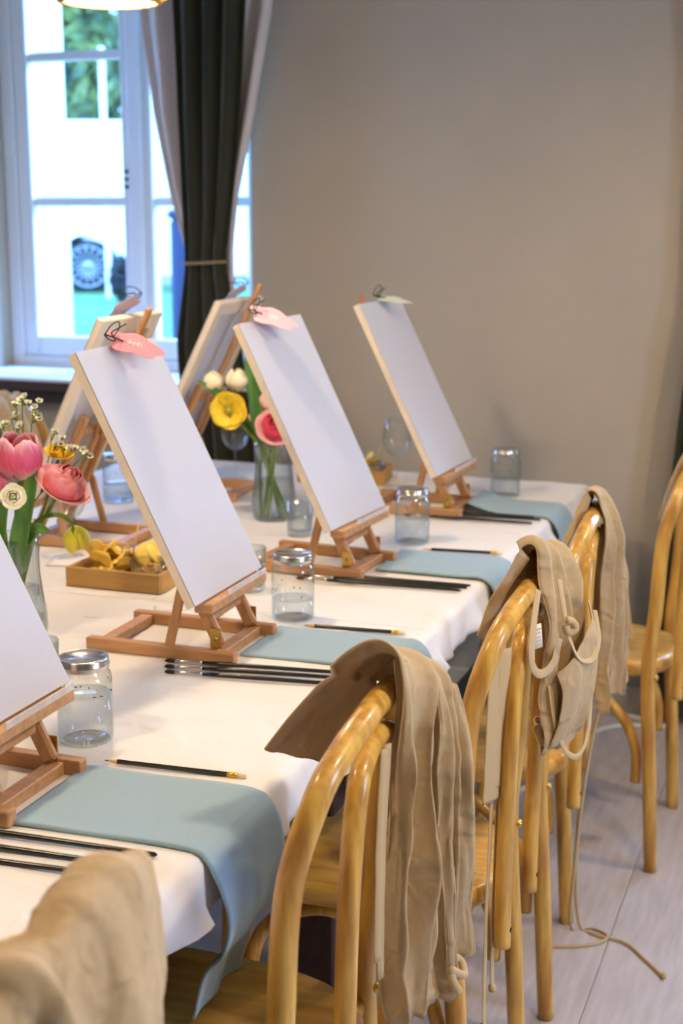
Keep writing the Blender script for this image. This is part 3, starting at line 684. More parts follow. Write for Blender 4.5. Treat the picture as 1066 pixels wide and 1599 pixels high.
tumbler('tumbler just behind the nearest glass jar', -1.20, 1.88)
tumbler('tumbler behind the big front canvas near its jar', -1.135, 2.575)
# ================================================================ napkins
def napkin(label, y0, y1, x0, seed, hang=.30, swing=.09, lift=0., narrow=.0, twist=.03):
    ym = (y0+y1)/2; w = y1-y0; t = thing('cloth_napkin', label, 'napkin', (x0, ym, CZ), 0, 'sage blue napkins over the table edge')
    path = [(x0, .0045+lift), (x0+.06, .0045+lift*.25), (x0+.14, .0042), (TX1-.03, .0050), (TX1+.0, .0045), (TX1+.022, -.007), (TX1+.037, -.038), (TX1+.041, -.085), (TX1+.024, -.14), (TX1-.002-swing*.15, -.10-hang*.42), (TX1+.0-swing, -.06-hang)]
    P = [Vector((a, 0, b)) for a, b in path]; Q = smooth_path(P, 8); n = len(Q)-1
    def fn(u, v):
        i = min(int(v*n), n-1); f = v*n-i; p = Q[i].lerp(Q[i+1], f); d = (Q[i+1]-Q[i]).normalized(); nr = Vector((-d.z, 0, d.x))
        hangf = max(0., (-.02-p.z)/.3)
        yy = (u-.5)*w*(1-narrow*min(1, hangf))
        b = .0016*nz(u*4, v*6, seed)+.010*hangf*math.sin(u*5+seed)+.004*min(1, hangf*4)*math.sin(u*11+seed*2)
        e = 0
        return (p.x+nr.x*b-x0-twist*hangf*hangf*u*2, yy+.012*nz(v*2, seed)-.02*hangf*(u-.5)+.006*(v-.4), p.z+abs(nr.z)*max(b, -.0005)+(.0016*math.sin(v*14+seed)**2 if p.z > 0 else 0))
    o = mesh('folded_cloth', grid(fn, 26, n, us=.6, vs=2.2), nap_m, t); solid(o, .0042, 0)
    return t
napkin('sage blue napkin nearest the camera, draped over the table edge', 1.435, 1.632, -.972, 1, hang=.185, swing=.03, narrow=.3, twist=-.012)
napkin('sage blue napkin between the second jar and the brushes', 2.165, 2.345, -.975, 5, hang=.18, swing=.06)
napkin('sage blue napkin with its long end hanging beside the second chair', 2.812, 3.0, -.945, 9, hang=.30, swing=.075)
napkin('sage blue napkin farthest, one corner lifted under the last canvas', 3.45, 3.625, -.915, 14, hang=.30, swing=.08, lift=.022)
# ================================================================ brushes and pencils
def brush(label, a, b, r=.0038, marks=False):
    """a = bristle tip, b = handle end on the table"""
    A, B = Vector((a[0], a[1], 0)), Vector((b[0], b[1], 0)); L = (B-A).length; ang = math.atan2(B.y-A.y, B.x-A.x)
    t = thing('paint_brush', label, 'brush', (a[0], a[1], CZ+.0036+r), ang, 'long black paint brushes')
    mesh('bristles', tube([(0, 0, -.0005), (.006, 0, 0), (.02, 0, 0)], [.0012, .0042, .0036], 8, flat=.6), bristle_m, t)
    mesh('ferrule', tube([(.018, 0, 0), (.03, 0, 0), (.062, 0, 0), (.063, 0, 0), (.066, 0, 0), (.067, 0, 0)], [.0036, .0034, .0036, .0042, .0042, .0036], 10), silver_m, t)
    mesh('handle', tube([(.066, 0, 0), (.10, 0, 0), (.16, 0, 0), (L-.02, 0, -.0005), (L-.003, 0, -.0008), (L, 0, -.0008)], [.0034, .0042, .004, .0031, .003, .0012], 10), black_m, t)
    if marks: mesh('lettering', join(*[rbox((L-.10+.0045*i, -.0006, .0037), (.003 if i % 4 else .0015, .0022, .0003)) for i in range(14)]), silver_m, t, False)
def pencil(label, a, b):
    A, B = Vector((a[0], a[1], 0)), Vector((b[0], b[1], 0)); L = (B-A).length; ang = math.atan2(B.y-A.y, B.x-A.x); r = .0037
    t = thing('pencil', label, 'pencil', (a[0], a[1], CZ+.0036+r), ang, 'black pencils with erasers')
    mesh('lead', tube([(0, 0, 0), (.005, 0, 0)], [.0003, .0011], 8), lead_m, t)
    mesh('sharpened_wood', tube([(.005, 0, 0), (.02, 0, 0)], [.0011, .0037], 12), pencilwood_m, t)
    mesh('shaft', tube([(.0195, 0, 0), (L-.026, 0, 0)], r, 6), black_m, t, False)
    mesh('ferrule', tube([(L-.027, 0, 0), (L-.02, 0, 0), (L-.018, 0, 0), (L-.012, 0, 0)], [.0038, .0041, .0038, .004], 12), gold_m, t)
    mesh('eraser', tube([(L-.012, 0, 0), (L-.003, 0, 0), (L, 0, 0)], [.0036, .0036, .0026], 12), eraser_m, t)
for lab, a, b, mk in [
    ('black brush closest to the nearest napkin', (-1.10, 1.392), (-.75, 1.413), 0), ('black brush with silver lettering, middle of the nearest three', (-1.12, 1.352), (-.768, 1.377), 1), ('black brush nearest the camera, above the spread apron', (-1.12, 1.312), (-.775, 1.347), 0),
    ('black brush touching the second easel, first of its three', (-1.081, 2.086), (-.729, 2.135), 0), ('black brush in the middle of the second set of three', (-1.068, 2.058), (-.726, 2.108), 0), ('black brush at the near side of the second set of three', (-1.055, 2.033), (-.741, 2.074), 0),
    ('black brush closest to the third napkin', (-1.065, 2.72), (-.716, 2.742), 0), ('black brush in the middle of the third set', (-1.068, 2.698), (-.718, 2.722), 0), ('black brush at the near side of the third set', (-1.075, 2.675), (-.725, 2.699), 0),
    ('black brush tucked along the farthest napkin', (-1.03, 3.415), (-.735, 3.432), 0), ('black brush in the middle of the farthest set', (-1.04, 3.385), (-.714, 3.405), 0), ('black brush at the near side of the farthest set', (-1.05, 3.345), (-.726, 3.362), 0)]:
    brush(lab, a, b, marks=mk)
pencil('sharpened black pencil beside the nearest napkin', (-.956, 1.654), (-.746, 1.668))
pencil('black pencil beside the second napkin', (-.933, 2.362), (-.741, 2.378))
pencil('black pencil beside the third napkin', (-.90, 3.012), (-.72, 3.032))
# ================================================================ snack trays
def tray(label, x, y, rz, sx, sy, h=.04):
    t = thing('snack_tray', label, 'tray', (x, y, CZ+.001), rz, 'wooden snack trays'); th = .008
    mesh('base', rbox((0, 0, .004), (sx-.004, sy-.004, .006)), tray_m, t, False)
    for s in (-1, 1):
        mesh('long_side', rbox((0, s*(sy/2-th/2), h/2), (sx, th, h), .001), tray_m, t, False)
        mesh('short_side', rbox((s*(sx/2-th/2), 0, h/2), (th, sy-2*th, h-.0005), .001), tray_m, t, False)
    return t
TR = (-1.40, 2.555); tray('wooden snack tray with chips and nuts behind the front easel', *TR, 0., .215, .155)
TR2 = (-1.36, 3.77); tray('wooden snack tray far back between the vase and last canvas', *TR2, math.radians(8), .25, .14)
def bowl(label, x, y, R, z):
    t = thing('snack_bowl', label, 'bowl', (x, y, z), 0, 'round glass snack bowls')
    mesh('glass', lathe([(0, 0), (R*.8, 0), (R*.92, .008), (R, .045), (R*.97, .045), (R*.88, .01), (0, .004)], 32), glass_m, t)
    return t
bowl('round glass bowl of nuts in the front snack tray', TR[0]+.055, TR[1]-.012, .044, CZ+.0085)
bowl('round glass bowl behind, in the front snack tray', TR[0]+.052, TR[1]+.052, .030, CZ+.0085)
bowl('round glass bowl in the far snack tray', TR2[0]+.075, TR2[1]+.01, .042, CZ+.0085)
nv = []
for i in range(90):
    a = random.random()*2*PI; r = .034*math.sqrt(random.random()); z = random.uniform(.013, .036-.3*r)
    M = Matrix.Translation((r*math.cos(a), r*math.sin(a), z)) @ Matrix.Rotation(random.random()*3, 4, 'Z') @ Matrix.Rotation(random.random()*3, 4, 'X')
    nv.append(xf(lathe([(0, -.006), (.004, -.0045), (.005, 0), (.004, .0045), (0, .006)], 6), M))
o = mesh('peanuts', join(*nv), nut_m); o.location = (TR[0]+.055, TR[1]-.012, CZ+.0085); tag(o, 'roasted peanuts heaped in the round glass bowl', 'nuts', None, 'stuff')
def chip_mesh(seed):
    rr = random.Random(seed)
    def fn(u, v):
        a = 2*PI*u; r = v*.024*(1+.12*math.cos(2*a+seed)+.06*math.sin(5*a+seed)); x, y = r*math.cos(a), r*math.sin(a)
        return (x, y, 8*(x*x-y*y)+.002*math.sin(x*300+seed))
    return grid(fn, 18, 4)
CM = [chip_mesh(i) for i in range(4)]; CO = []
def chip(label, p, rot, sc=1., k=0):
    if k % 4 >= len(CO):
        o = mesh('potato_chip', CM[k % 4], chip_m); solid(o, .0014); CO.append(o)
    else:
        o = CO[k % 4].copy(); COL.objects.link(o)
    o.location = p; o.rotation_euler = rot; o.scale = (sc,)*3
    return tag(o, label, 'chip', 'yellow potato chips in the front tray' if p[1] < 3 else 'chips in the far bowl')
k = 0
for lay in range(3):
    for i in range(7-lay*2):
        chip('yellow potato chip in the heap in the front snack tray', (TR[0]-.056+random.uniform(-.026, .034), TR[1]+random.uniform(-.045, .05)*(1-.2*lay), CZ+.024+lay*.020+random.uniform(0, .006)), (random.uniform(-.9, .9), random.uniform(-.9, .9), random.random()*6), random.uniform(.85, 1.15), k); k += 1
for i in range(3):
    chip('large tan cracker chip leaning over the nut bowl', (TR[0]+.02+.03*i, TR[1]+.042+.012*random.random(), CZ+.055+.004*i), (.7+.2*i, random.uniform(-.4, .4), i), 1.25, k); k += 1
for i in range(4):
    chip('yellow chip in the far glass bowl', (TR2[0]+.075+random.uniform(-.015, .015), TR2[1]+.01+random.uniform(-.015, .015), CZ+.035+.010*i), (random.uniform(.6, 1.3), random.uniform(-.5, .5), random.random()*6), .8, k); k += 1
for lab, p, d in [('thin bread stick poking out of the front chips', (TR[0]-.02, TR[1]+.045, CZ+.03), (.01, .02, .085)), ('thin bread stick poking out of the far bowl', (TR2[0]+.085, TR2[1]+.0, CZ+.04), (.02, .0, .06))]:
    o = mesh('bread_stick', tube([(0, 0, 0), d], [.0022, .0018], 8), pencilwood_m); o.location = p; tag(o, lab, 'bread stick')
for lab, x, y, r in [('white paper napkin under the wine glass by the roses', -1.60, 2.665, .3), ('white paper napkin beside the front snack tray', -1.225, 2.43, .5)]:
    o = mesh('paper_napkin', grid(lambda u, v: ((u-.5)*.10, (v-.5)*.10, .0006+.0005*math.sin(u*9)*math.sin(v*7)), 8, 8), paper_m); solid(o, .0008); o.location = (x, y, CZ+.0018); o.rotation_euler = (0, 0, r); tag(o, lab, 'paper napkin', 'white paper napkins')
# ================================================================ vases and flowers
def petal_mat(name, stops, rough=.5):
    m = bpy.data.materials.new(name); m.use_nodes = True; N = m.node_tree.nodes; L = m.node_tree.links; b = N['Principled BSDF']
    tc = N.new('ShaderNodeTexCoord'); sp = N.new('ShaderNodeSeparateXYZ'); L.new(tc.outputs['UV'], sp.inputs[0])
    ns = N.new('ShaderNodeTexNoise'); ns.inputs['Scale'].default_value = 9; mp = N.new('ShaderNodeMapping'); mp.inputs['Scale'].default_value = (3, .35, 1)
    L.new(tc.outputs['UV'], mp.inputs[0]); L.new(mp.outputs[0], ns.inputs['Vector'])
    ma = N.new('ShaderNodeMath'); ma.operation = 'MULTIPLY_ADD'; L.new(ns.outputs['Fac'], ma.inputs[0]); ma.inputs[1].default_value = .5
    ad = N.new('ShaderNodeMath'); ad.operation = 'SUBTRACT'; L.new(sp.outputs['Y'], ad.inputs[0]); ad.inputs[1].default_value = .25; L.new(ad.outputs[0], ma.inputs[2])
    r = N.new('ShaderNodeValToRGB'); e = r.color_ramp.elements
    while len(e) < len(stops): e.new(.5)
    for q, (p, c) in zip(e, stops): q.position = p; q.color = (*lin(c), 1)
    L.new(ma.outputs[0], r.inputs[0]); L.new(r.outputs[0], b.inputs['Base Color']); b.inputs['Roughness'].default_value = rough
    b.inputs['Subsurface Weight'].default_value = .15; b.inputs['Subsurface Radius'].default_value = (.01, .006, .004); b.inputs['Sheen Weight'].default_value = .2
    return m
P_pink = petal_mat('pink_tulip_petal', [(0, (240, 218, 190)), (.18, (232, 150, 160)), (.4, (214, 66, 104)), (.75, (222, 96, 128)), (1, (240, 190, 202))])
P_mauve = petal_mat('mauve_tulip_petal', [(0, (240, 216, 200)), (.4, (226, 130, 150)), (1, (196, 84, 116))])
P_rose = petal_mat('pink_rose_petal', [(0, (236, 160, 150)), (.5, (230, 110, 124)), (1, (244, 158, 164))])
P_cream = petal_mat('cream_petal', [(0, (200, 210, 120)), (.3, (246, 238, 196)), (1, (250, 242, 214))])
P_peach = petal_mat('cream_tulip_petal', [(0, (240, 214, 160)), (.4, (250, 232, 190)), (1, (250, 234, 200))])
P_yel = petal_mat('yellow_petal', [(0, (196, 168, 40)), (.4, (240, 200, 20)), (1, (250, 216, 40))])
P_lime = petal_mat('limp_yellow_petal', [(0, (180, 196, 50)), (.5, (226, 214, 50)), (1, (244, 220, 70))])
P_red = petal_mat('red_double_petal', [(0, (124, 6, 34)), (.55, (198, 16, 52)), (1, (220, 52, 88))])
P_blush = petal_mat('blush_petal', [(0, (240, 220, 160)), (.5, (246, 196, 186)), (1, (244, 170, 180))])
P_or = petal_mat('apricot_petal', [(0, (190, 170, 60)), (.5, (238, 180, 90)), (1, (246, 176, 110))])
P_white = petal_mat('white_blossom', [(0, (236, 228, 170)), (.5, (250, 246, 232)), (1, (252, 250, 244))])
CUP = [(0, .18), (.12, .62), (.3, .93), (.5, 1.0), (.75, .93), (1, .70)]
BUD = [(0, .2), (.15, .72), (.35, 1.0), (.6, .98), (.85, .7), (1, .35)]
OPEN = [(0, .10), (.25, .45), (.55, .80), (.8, 1.0), (1, 1.12)]
def petal_grid(prof, R, H, halfang, tilt=0., tip=.35, wav=0., seed=0, nu=8, nv=9):
    def fn(u, v):
        r = interp(prof, v)*R; s = (u-.5)*2
        wd = halfang*min(1., .35+1.5*v)*(1-tip*max(0, (v-.55)/.45)**2)*(1 if v < .96 else .92)
        a = s*wd; k = 1-.05*s*s
        z = v*H*(1-.10*s*s*v)+wav*H*math.sin(s*6+seed)*v
        return (r*math.cos(a)*k+tilt*v*v*R, r*math.sin(a), z)
    return grid(fn, nu, nv)
def axis_matrix(p, d, roll=0.):
    z = Vector(d).normalized(); x = z.orthogonal().normalized(); y = z.cross(x)
    return Matrix.Translation(p) @ Matrix((x, y, z)).transposed().to_4x4() @ Matrix.Rotation(roll, 4, 'Z')
def flower(vase, label, cat, head, axis, layers, foot, name='tulip', sr=.0042, leaves=(), bend=.3, extra=None):
    """layers: list of (n petals, profile, radius, height, half angle, material, z0, tilt, twist)"""
    t = thing(name, label, cat, (vase[0], vase[1], CZ+.006), math.radians(20), 'cut flowers in the glass vases')
    h = Vector(head); a = Vector(axis).normalized(); f = Vector(foot)
    mid = f.lerp(h, .55); mid.x *= .55; mid.y *= .55
    rim = Vector((max(-.036, min(.036, h.x*.5)), max(-.03, min(.03, h.y*.5)), .185))
    pts = [f, f.lerp(rim, .5), rim, rim.lerp(h, .6)-a*.012, h-a*.006] if h.z > .22 else [f, f.lerp(rim, .5), rim]+list(bend)+[h-a*.004]
    mesh('stem', tube(smooth_path(pts, 6), sr, 8), stem_m, t)
    seed = 0
    for (n, prof, R, H, ha, m, z0, tilt, tw) in layers:
        for i in range(n):
            seed += 1
            g = petal_grid(prof, R*random.uniform(.94, 1.06), H*random.uniform(.94, 1.05), ha, tilt, wav=.02, seed=seed)
            M = axis_matrix(h+a*z0, a, tw+2*PI*i/n+random.uniform(-.08, .08))
            o = mesh('petal', (xf(g, M)[0], g[1], g[2]), m, t); solid(o, .0008)
    for (p0, p1, p2, w) in leaves:
        P = smooth_path([p0, p1, p2], 8); nP = len(P)-1
        def fn(u, v):
            i = min(int(v*nP), nP-1); q = P[i].lerp(P[i+1], v*nP-i); d = (P[i+1]-P[i]).normalized(); sd = d.cross(Vector((0, 1, 0)))
            if sd.length < .1: sd = Vector((1, 0, 0))
            sd.normalize(); s = (u-.5)*2; ww = w*math.sin(PI*min(1, .12+.88*v))**.8*(1-.0*v)
            return q+sd*s*ww+Vector((0, -1, 0))*(abs(s)**1.5)*ww*.35
        g = grid(fn, 6, 18); o = mesh('leaf', g, leaf_m, t); solid(o, .001)
    if extra: extra(t, h, a)
    return t
def vase(label, x, y, level):
    t = thing('glass_vase', label, 'vase', (x, y, CZ+.001), 0, 'waisted glass flower vases')
    mesh('glass', lathe([(0, .002), (.040, .002), (.048, 0), (.053, .006), (.057, .03), (.0555, .06), (.050, .095), (.0465, .13), (.0465, .16), (.0485, .185), (.051, .197), (.050, .197), (.0475, .185), (.0455, .16), (.0455, .13), (.049, .095), (.0545, .06), (.056, .03), (.050, .009), (0, .007)], 44), glass_m, t)
    mesh('water', lathe([(0, .0075), (.0495, .0095), (.0553, .03), (.0538, .06), (.0483, .095), (.0478, level), (0, level-.0006)], 40), water_m, t)
    return t
V1 = (-1.387, 2.105); V2 = (-1.352, 3.22)
vase('glass vase at left holding the pink tulip and rose', *V1, .10)
vase('glass vase in the middle holding the yellow and red blooms', *V2, .10)
def tul(R, H, m, prof=CUP, n=3): return [(n, prof, R*.88, H*.98, .95, m, 0, 0, .5), (n, prof, R, H, 1.0, m, 0, 0, 0)]
def rosette(R, m, n=5, H=None, outer=None):
    L = []; H = H or R*1.1
    for k in range(n):
        f = (k+1)/n; L.append((3+k, BUD if f < .5 else (CUP if f < .85 else OPEN), R*f, H*(1.0-.28*f*f)*(.6 if outer and f > .95 else 1), .9-.2*f, (outer if outer and f > .85 else m), H*.12*(1-f), 0, k*.7))
    return L
def ccenter(m, r):
    def ex(t, h, a): mesh('flower_centre', xf(lathe([(0, r*.6), (r*.6, r*.45), (r, 0), (r*.7, -r*.3)], 14), axis_matrix(h+a*.012, a)), m, t)
    return ex
cen_m = mat('green_flower_centre', (170, 180, 70), .7, var=.3, vscale=90)
# left bouquet (x across the view, y away, z up from the vase foot)
flower(V1, 'large open pink and white tulip in the left vase', 'tulip', (.026, -.035, .300), (.05, -.1, 1), [(3, CUP, .036, .076, 1.0, P_pink, 0, 0, .5), (4, CUP, .042, .078, .95, P_pink, 0, 0, 0)], (.02, .01, 0), leaves=[((.0, -.02, .10), (.03, -.05, .22), (.062, -.05, .335), .016), ((-.02, -.02, .12), (-.01, -.05, .22), (.012, -.06, .30), .015)])
flower(V1, 'mauve pink tulip at the left edge of the frame', 'tulip', (-.012, -.045, .262), (-.12, -.3, 1), tul(.030, .058, P_mauve, BUD), (-.02, -.01, 0), leaves=[((-.01, -.02, .10), (-.03, -.055, .19), (-.035, -.06, .27), .016)])
flower(V1, 'ruffled pink rose leaning right from the left vase', 'rose', (.090, -.02, .272), (.55, -.35, .9), rosette(.047, P_rose, 6, .056, P_blush), (-.02, .01, 0), 'rose', .0035)
flower(V1, 'small cream ranunculus facing the camera in the left vase', 'ranunculus', (.026, -.075, .276), (.05, -1, .35), rosette(.021, P_cream, 4, .016), (.01, .0, 0), 'ranunculus', .003, extra=ccenter(cen_m, .006))
flower(V1, 'small yellow bloom behind the tulip in the left vase', 'flower', (.080, .045, .325), (.2, -.4, 1), rosette(.024, P_yel, 3, .02), (-.01, -.02, 0), 'ranunculus', .0025)
flower(V1, 'limp yellow tulip drooping over toward the snack tray', 'tulip', (.112, -.01, .212), (.22, -.1, -1), tul(.024, .046, P_lime, CUP), (-.02, .0, 0), bend=(Vector((.05, -.012, .222)), Vector((.088, -.012, .232))), leaves=[((.03, -.03, .185), (.05, -.045, .215), (.078, -.05, .212), .012)])
def sprig(vs, label, stems, foot):
    t = thing('waxflower_sprig', label, 'flower sprig', (vs[0], vs[1], CZ+.006), math.radians(20), 'sprigs of tiny white blossoms')
    st = []; root = Vector((stems[0][0]*.6, stems[0][1]*.5+.01, .26))
    st.append(tube(smooth_path([foot, (.0, .005, .18), root], 5), .0016, 6))
    g = petal_grid(OPEN, .0062, .0035, .62, 0, nu=4, nv=4)
    for p in stems:
        p = Vector(p); st.append(tube(smooth_path([root, root.lerp(p, .6)+Vector((.003, 0, 0)), p], 4), .0010, 5))
        for j in range(3):
            q = p+Vector((random.uniform(-.011, .011), random.uniform(-.011, .011), random.uniform(-.006, .008))); st.append(tube([p-Vector((0, 0, .012)), q], .0007, 5))
            d = Vector((random.uniform(-.5, .5), -.6+random.uniform(-.4, .4), 1)); vf = []
            for i in range(5): vf.append(xf(g, axis_matrix(q, d, 2*PI*i/5)))
            V, F = join(*vf); o = mesh('blossom', (V, F, g[2]*5), P_white, t); 
            mesh('bud_cup', xf(lathe([(.001, -.006), (.0032, -.002), (.0034, .001), (0, .0016)], 8), axis_matrix(q, d)), stem_m, o)
    mesh('twigs', join(*st), stem_m, t)
sprig(V1, 'sprig of tiny white blossoms above the pink tulip', [(.025, .02, .432), (.006, .015, .405), (.040, .03, .40), (.045, .02, .425), (-.012, .02, .39), (.015, .01, .385), (.012, .025, .43)], (.0, .02, 0))
sprig(V1, 'sprig of tiny white blossoms between tulip and rose', [(.077, .05, .352), (.100, .055, .335), (.124, .05, .328), (.068, .05, .366)], (.01, .02, 0))
# middle bouquet
flower(V2, 'cream white tulip bud, left one in the middle vase', 'tulip', (-.140, .01, .312), (-.35, 0, 1), tul(.026, .052, P_peach, BUD), (.035, .012, 0), leaves=[((-.03, -.01, .18), (-.10, -.01, .285), (-.185, -.01, .345), .012)])
flower(V2, 'cream white tulip bud, right one in the middle vase', 'tulip', (-.088, .015, .312), (-.05, 0, 1), tul(.027, .056, P_peach, BUD), (-.034, .01, 0), leaves=[((-.01, .01, .18), (-.045, .015, .30), (-.066, .02, .405), .017)])
flower(V2, 'wide open yellow tulip facing the camera', 'tulip', (-.105, -.035, .272), (-.08, -1, .12), [(5, OPEN, .036, .022, .75, P_yel, 0, 0, .3), (6, OPEN, .041, .018, .72, P_yel, 0, 0, 0)], (.028, -.02, 0), leaves=[((-.005, -.02, .17), (-.035, -.03, .25), (-.05, -.03, .335), .018)], extra=ccenter(cen_m, .009))
flower(V2, 'pale pink tulip bud beside the red bloom', 'tulip', (-.012, -.02, .272), (.0, -.2, 1), tul(.021, .045, P_blush, BUD), (-.022, -.025, 0))
flower(V2, 'apricot bloom half hidden behind the canvas', 'tulip', (.012, .02, .285), (.15, 0, 1), tul(.022, .042, P_or, BUD), (-.03, .02, 0))
flower(V2, 'double red and pink tulip in the middle vase', 'tulip', (.010, -.045, .225), (.05, -.75, .55), rosette(.046, P_red, 6, .050, P_blush), (-.012, -.03, 0))
flower(V2, 'small blush bloom under the yellow tulip', 'tulip', (-.052, .02, .228), (-.2, 0, 1), tul(.016, .03, P_blush, BUD), (.012, .034, 0))
# ================================================================ linen aprons over the chair backs
def ribbon(P, w, nrm=(1, 0, 0), th=.0014):
    """a flat tape of width w along P, its flat side facing nrm"""
    P = [Vector(p) for p in P]; V, F = [], []; K = 8; th = max(th, .0026)
    for i, p in enumerate(P):
        d = (P[min(i+1, len(P)-1)]-P[max(i-1, 0)]).normalized(); n = Vector(nrm); n = (n-d*n.dot(d)); n = n.normalized() if n.length > .05 else d.orthogonal().normalized(); s = d.cross(n)
        for k in range(K):
            q = 2*PI*k/K; V.append(p+s*math.copysign(abs(math.cos(q))**.6, math.cos(q))*w/2+n*math.sin(q)*th/2+n*.0012*nz(i*.4, w*90, 3))
    for i in range(len(P)-1):
        for k in range(K): F.append((i*K+k, i*K+(k+1) % K, i*K+K+(k+1) % K, i*K+K+k))
    F += [tuple(reversed(range(K))), tuple(len(V)-K+k for k in range(K))]
    return V, F
def drape(name, parent, rows, folds, seed, nu=60, nv=96, skew=0., crumple=.010, arch=0., hem=True, m=None, sag=0.):
    """hanging cloth lofted through rows of (centre, across vector, fold depth); the pleats run on from row to row"""
    m = m or linen_m
    C = smooth_path([r[0] for r in rows], 12); D = smooth_path([r[1] for r in rows], 12); A = smooth_path([(r[2], 0, 0) for r in rows], 12); n = len(C)-1
    Ls = [0.]
    for a, b in zip(C, C[1:]): Ls.append(Ls[-1]+(b-a).length)
    def at(v):
        t = v*Ls[-1]; i = 0
        while i < n-1 and Ls[i+1] < t: i += 1
        return i, (t-Ls[i])/max(1e-6, Ls[i+1]-Ls[i])
    def fn(u, v):
        i, f = at(v); c = C[i].lerp(C[i+1], f); d = D[i].lerp(D[i+1], f); a = lerp(A[i].x, A[i+1].x, f); tg = (C[i+1]-C[i]).normalized()
        nr = d.cross(tg)
        nr = nr.normalized() if nr.length > 1e-6 else Vector((1, 0, 0))
        if nr.x+nr.z < 0: nr = -nr
        L = v*Ls[-1]
        ph = 2*PI*folds*(u+skew*L)+1.6*nz(u*2.2, L*3.5, seed)+.8*nz(u*5, L*7, seed+2)
        s = math.sin(ph); pl = (abs(s)**.7)*(1 if s > 0 else -1)
        e = a*(pl+.6*nz(u*4, L*5, seed+7))+crumple*(nz(u*5, L*11, seed+11)*.6+abs(nz(u*5+L*6, L*9, seed+13)))*min(1, a/.008)
        p = c+d*(u-.5)+nr*e+d.normalized()*(.45*a*math.cos(ph))
        p.z -= arch*((u-.5)*2)**2
        if v > .9: p.z += .012*(v-.9)*10*nz(u*5, 3, seed+5)
        p.x += sag*math.sin(PI*u)
        return p
    g = grid(fn, nu, nv, us=.45, vs=Ls[-1]*1.5)
    o = mesh(name, g, m, parent); solid(o, .0024, 0)
    if hem:
        w = nu+1; V = g[0]
        for h in ([V[j*w] for j in range(nv+1)], [V[j*w+nu] for j in range(nv+1)], [V[nv*w+i] for i in range(w)], [V[i] for i in range(w)]):
            mesh('hem', tube(h, .0016, 6), linen_m, o)
    return o
def apron(key, label):
    (lx, ly), rz = CH[key] if key != 'far' else ((-2.02, 3.45), PI)
    return thing('linen_apron', label, 'apron', (lx, ly, 0), rz, 'linen aprons over the chair backs')
def V3(*a): return Vector(a)
# front chair: folded flap toward the table, long gathered tail behind
a = apron('A', 'long linen apron hanging down behind the front bentwood chair')
RA = [(V3(.150, .075, .842), V3(.05, .11, -.055), .0015), (V3(.180, .080, .895), V3(.04, .13, -.05), .003), (V3(.215, .085, .943), V3(.02, .16, -.06), .005), (V3(.252, .088, .974), V3(.0, .18, -.075), .005), (V3(.280, .092, .982), V3(.0, .185, -.075), .005), (V3(.308, .095, .955), V3(.02, .185, -.07), .008), (V3(.308, .088, .87), V3(.035, .165, -.03), .017), (V3(.304, .086, .76), V3(.04, .165, .0), .022), (V3(.302, .088, .64), V3(.045, .17, .01), .024), (V3(.306, .09, .545), V3(.045, .165, -.02), .020), (V3(.310, .09, .515), V3(.045, .155, -.02), .014), (V3(.302, .09, .505), V3(.04, .145, -.02), .009), (V3(.293, .09, .53), V3(.04, .14, -.02), .006)]
drape('apron_cloth', a, RA, 2.6, 3, 90, 150, crumple=.013)
drape('side_fold', a, [(V3(.316, .150, .935), V3(.02, .05, -.03), .004), (V3(.330, .152, .86), V3(.02, .05, -.02), .006), (V3(.333, .155, .74), V3(.025, .055, -.01), .008), (V3(.334, .162, .62), V3(.025, .06, -.01), .009), (V3(.336, .165, .545), V3(.025, .055, -.01), .008)], 1.3, 61, 30, 80)
drape('apron_lining_layer', a, [(c+V3(-.012, .012, -.006 if i in (3, 4) else .012), d*.92, max(.004, w*.7)) for i, (c, d, w) in enumerate(RA[5:10], 5)], 2.3, 31, 50, 80)
mesh('tie_knot', join(tube(smooth_path([(.335, .135, .545), (.35, .155, .528), (.342, .17, .54), (.333, .15, .552), (.34, .135, .53), (.347, .14, .512)], 5), .006, 8)), strap_m, a)
for y0, y1, zb in ((-.012, -.022, .63), (.004, -.008, .60)):
    mesh('tape', ribbon(smooth_path([(.285, y0, .90), (.282, y0-.004, .82), (.281, y1, .72), (.280, y1+.004, zb)], 6), .012, (1, -.6, 0)), strap_m, a)
# second chair: bunched, with an open pouch and loops
b = apron('B', 'bunched linen apron with open folds and loops on the second bentwood chair')
RB = [(V3(.198, .05, .85), V3(0, .18, -.05), .007), (V3(.232, .052, .93), V3(0, .19, -.05), .007), (V3(.262, .056, .988), V3(0, .195, -.055), .008), (V3(.292, .058, .988), V3(.01, .195, -.05), .009), (V3(.310, .060, .90), V3(.03, .19, -.03), .012), (V3(.312, .060, .80), V3(.035, .18, .0), .013), (V3(.308, .060, .72), V3(.03, .165, .0), .012), (V3(.296, .060, .69), V3(.025, .15, .0), .009), (V3(.286, .060, .72), V3(.02, .14, .0), .006)]
drape('apron_cloth', b, RB, 2.8, 8, 80, 120, crumple=.013)
drape('pouch', b, [(V3(.330, .050, .860), V3(.02, .15, .08), .003), (V3(.338, .050, .82), V3(.02, .15, .06), .004), (V3(.330, .052, .755), V3(.02, .145, .02), .006), (V3(.316, .055, .70), V3(.02, .14, .0), .006), (V3(.302, .058, .688), V3(.02, .13, .0), .005)], 1.6, 44, 56, 50, sag=.020, crumple=.006)
mesh('neck_band', ribbon(smooth_path([(.312, .01, .960), (.326, -.012, .915), (.334, -.008, .875), (.346, .018, .835), (.360, .055, .825), (.362, .095, .848), (.350, .122, .885)], 8), .010, (.6, -.3, .7)), strap_m, b)
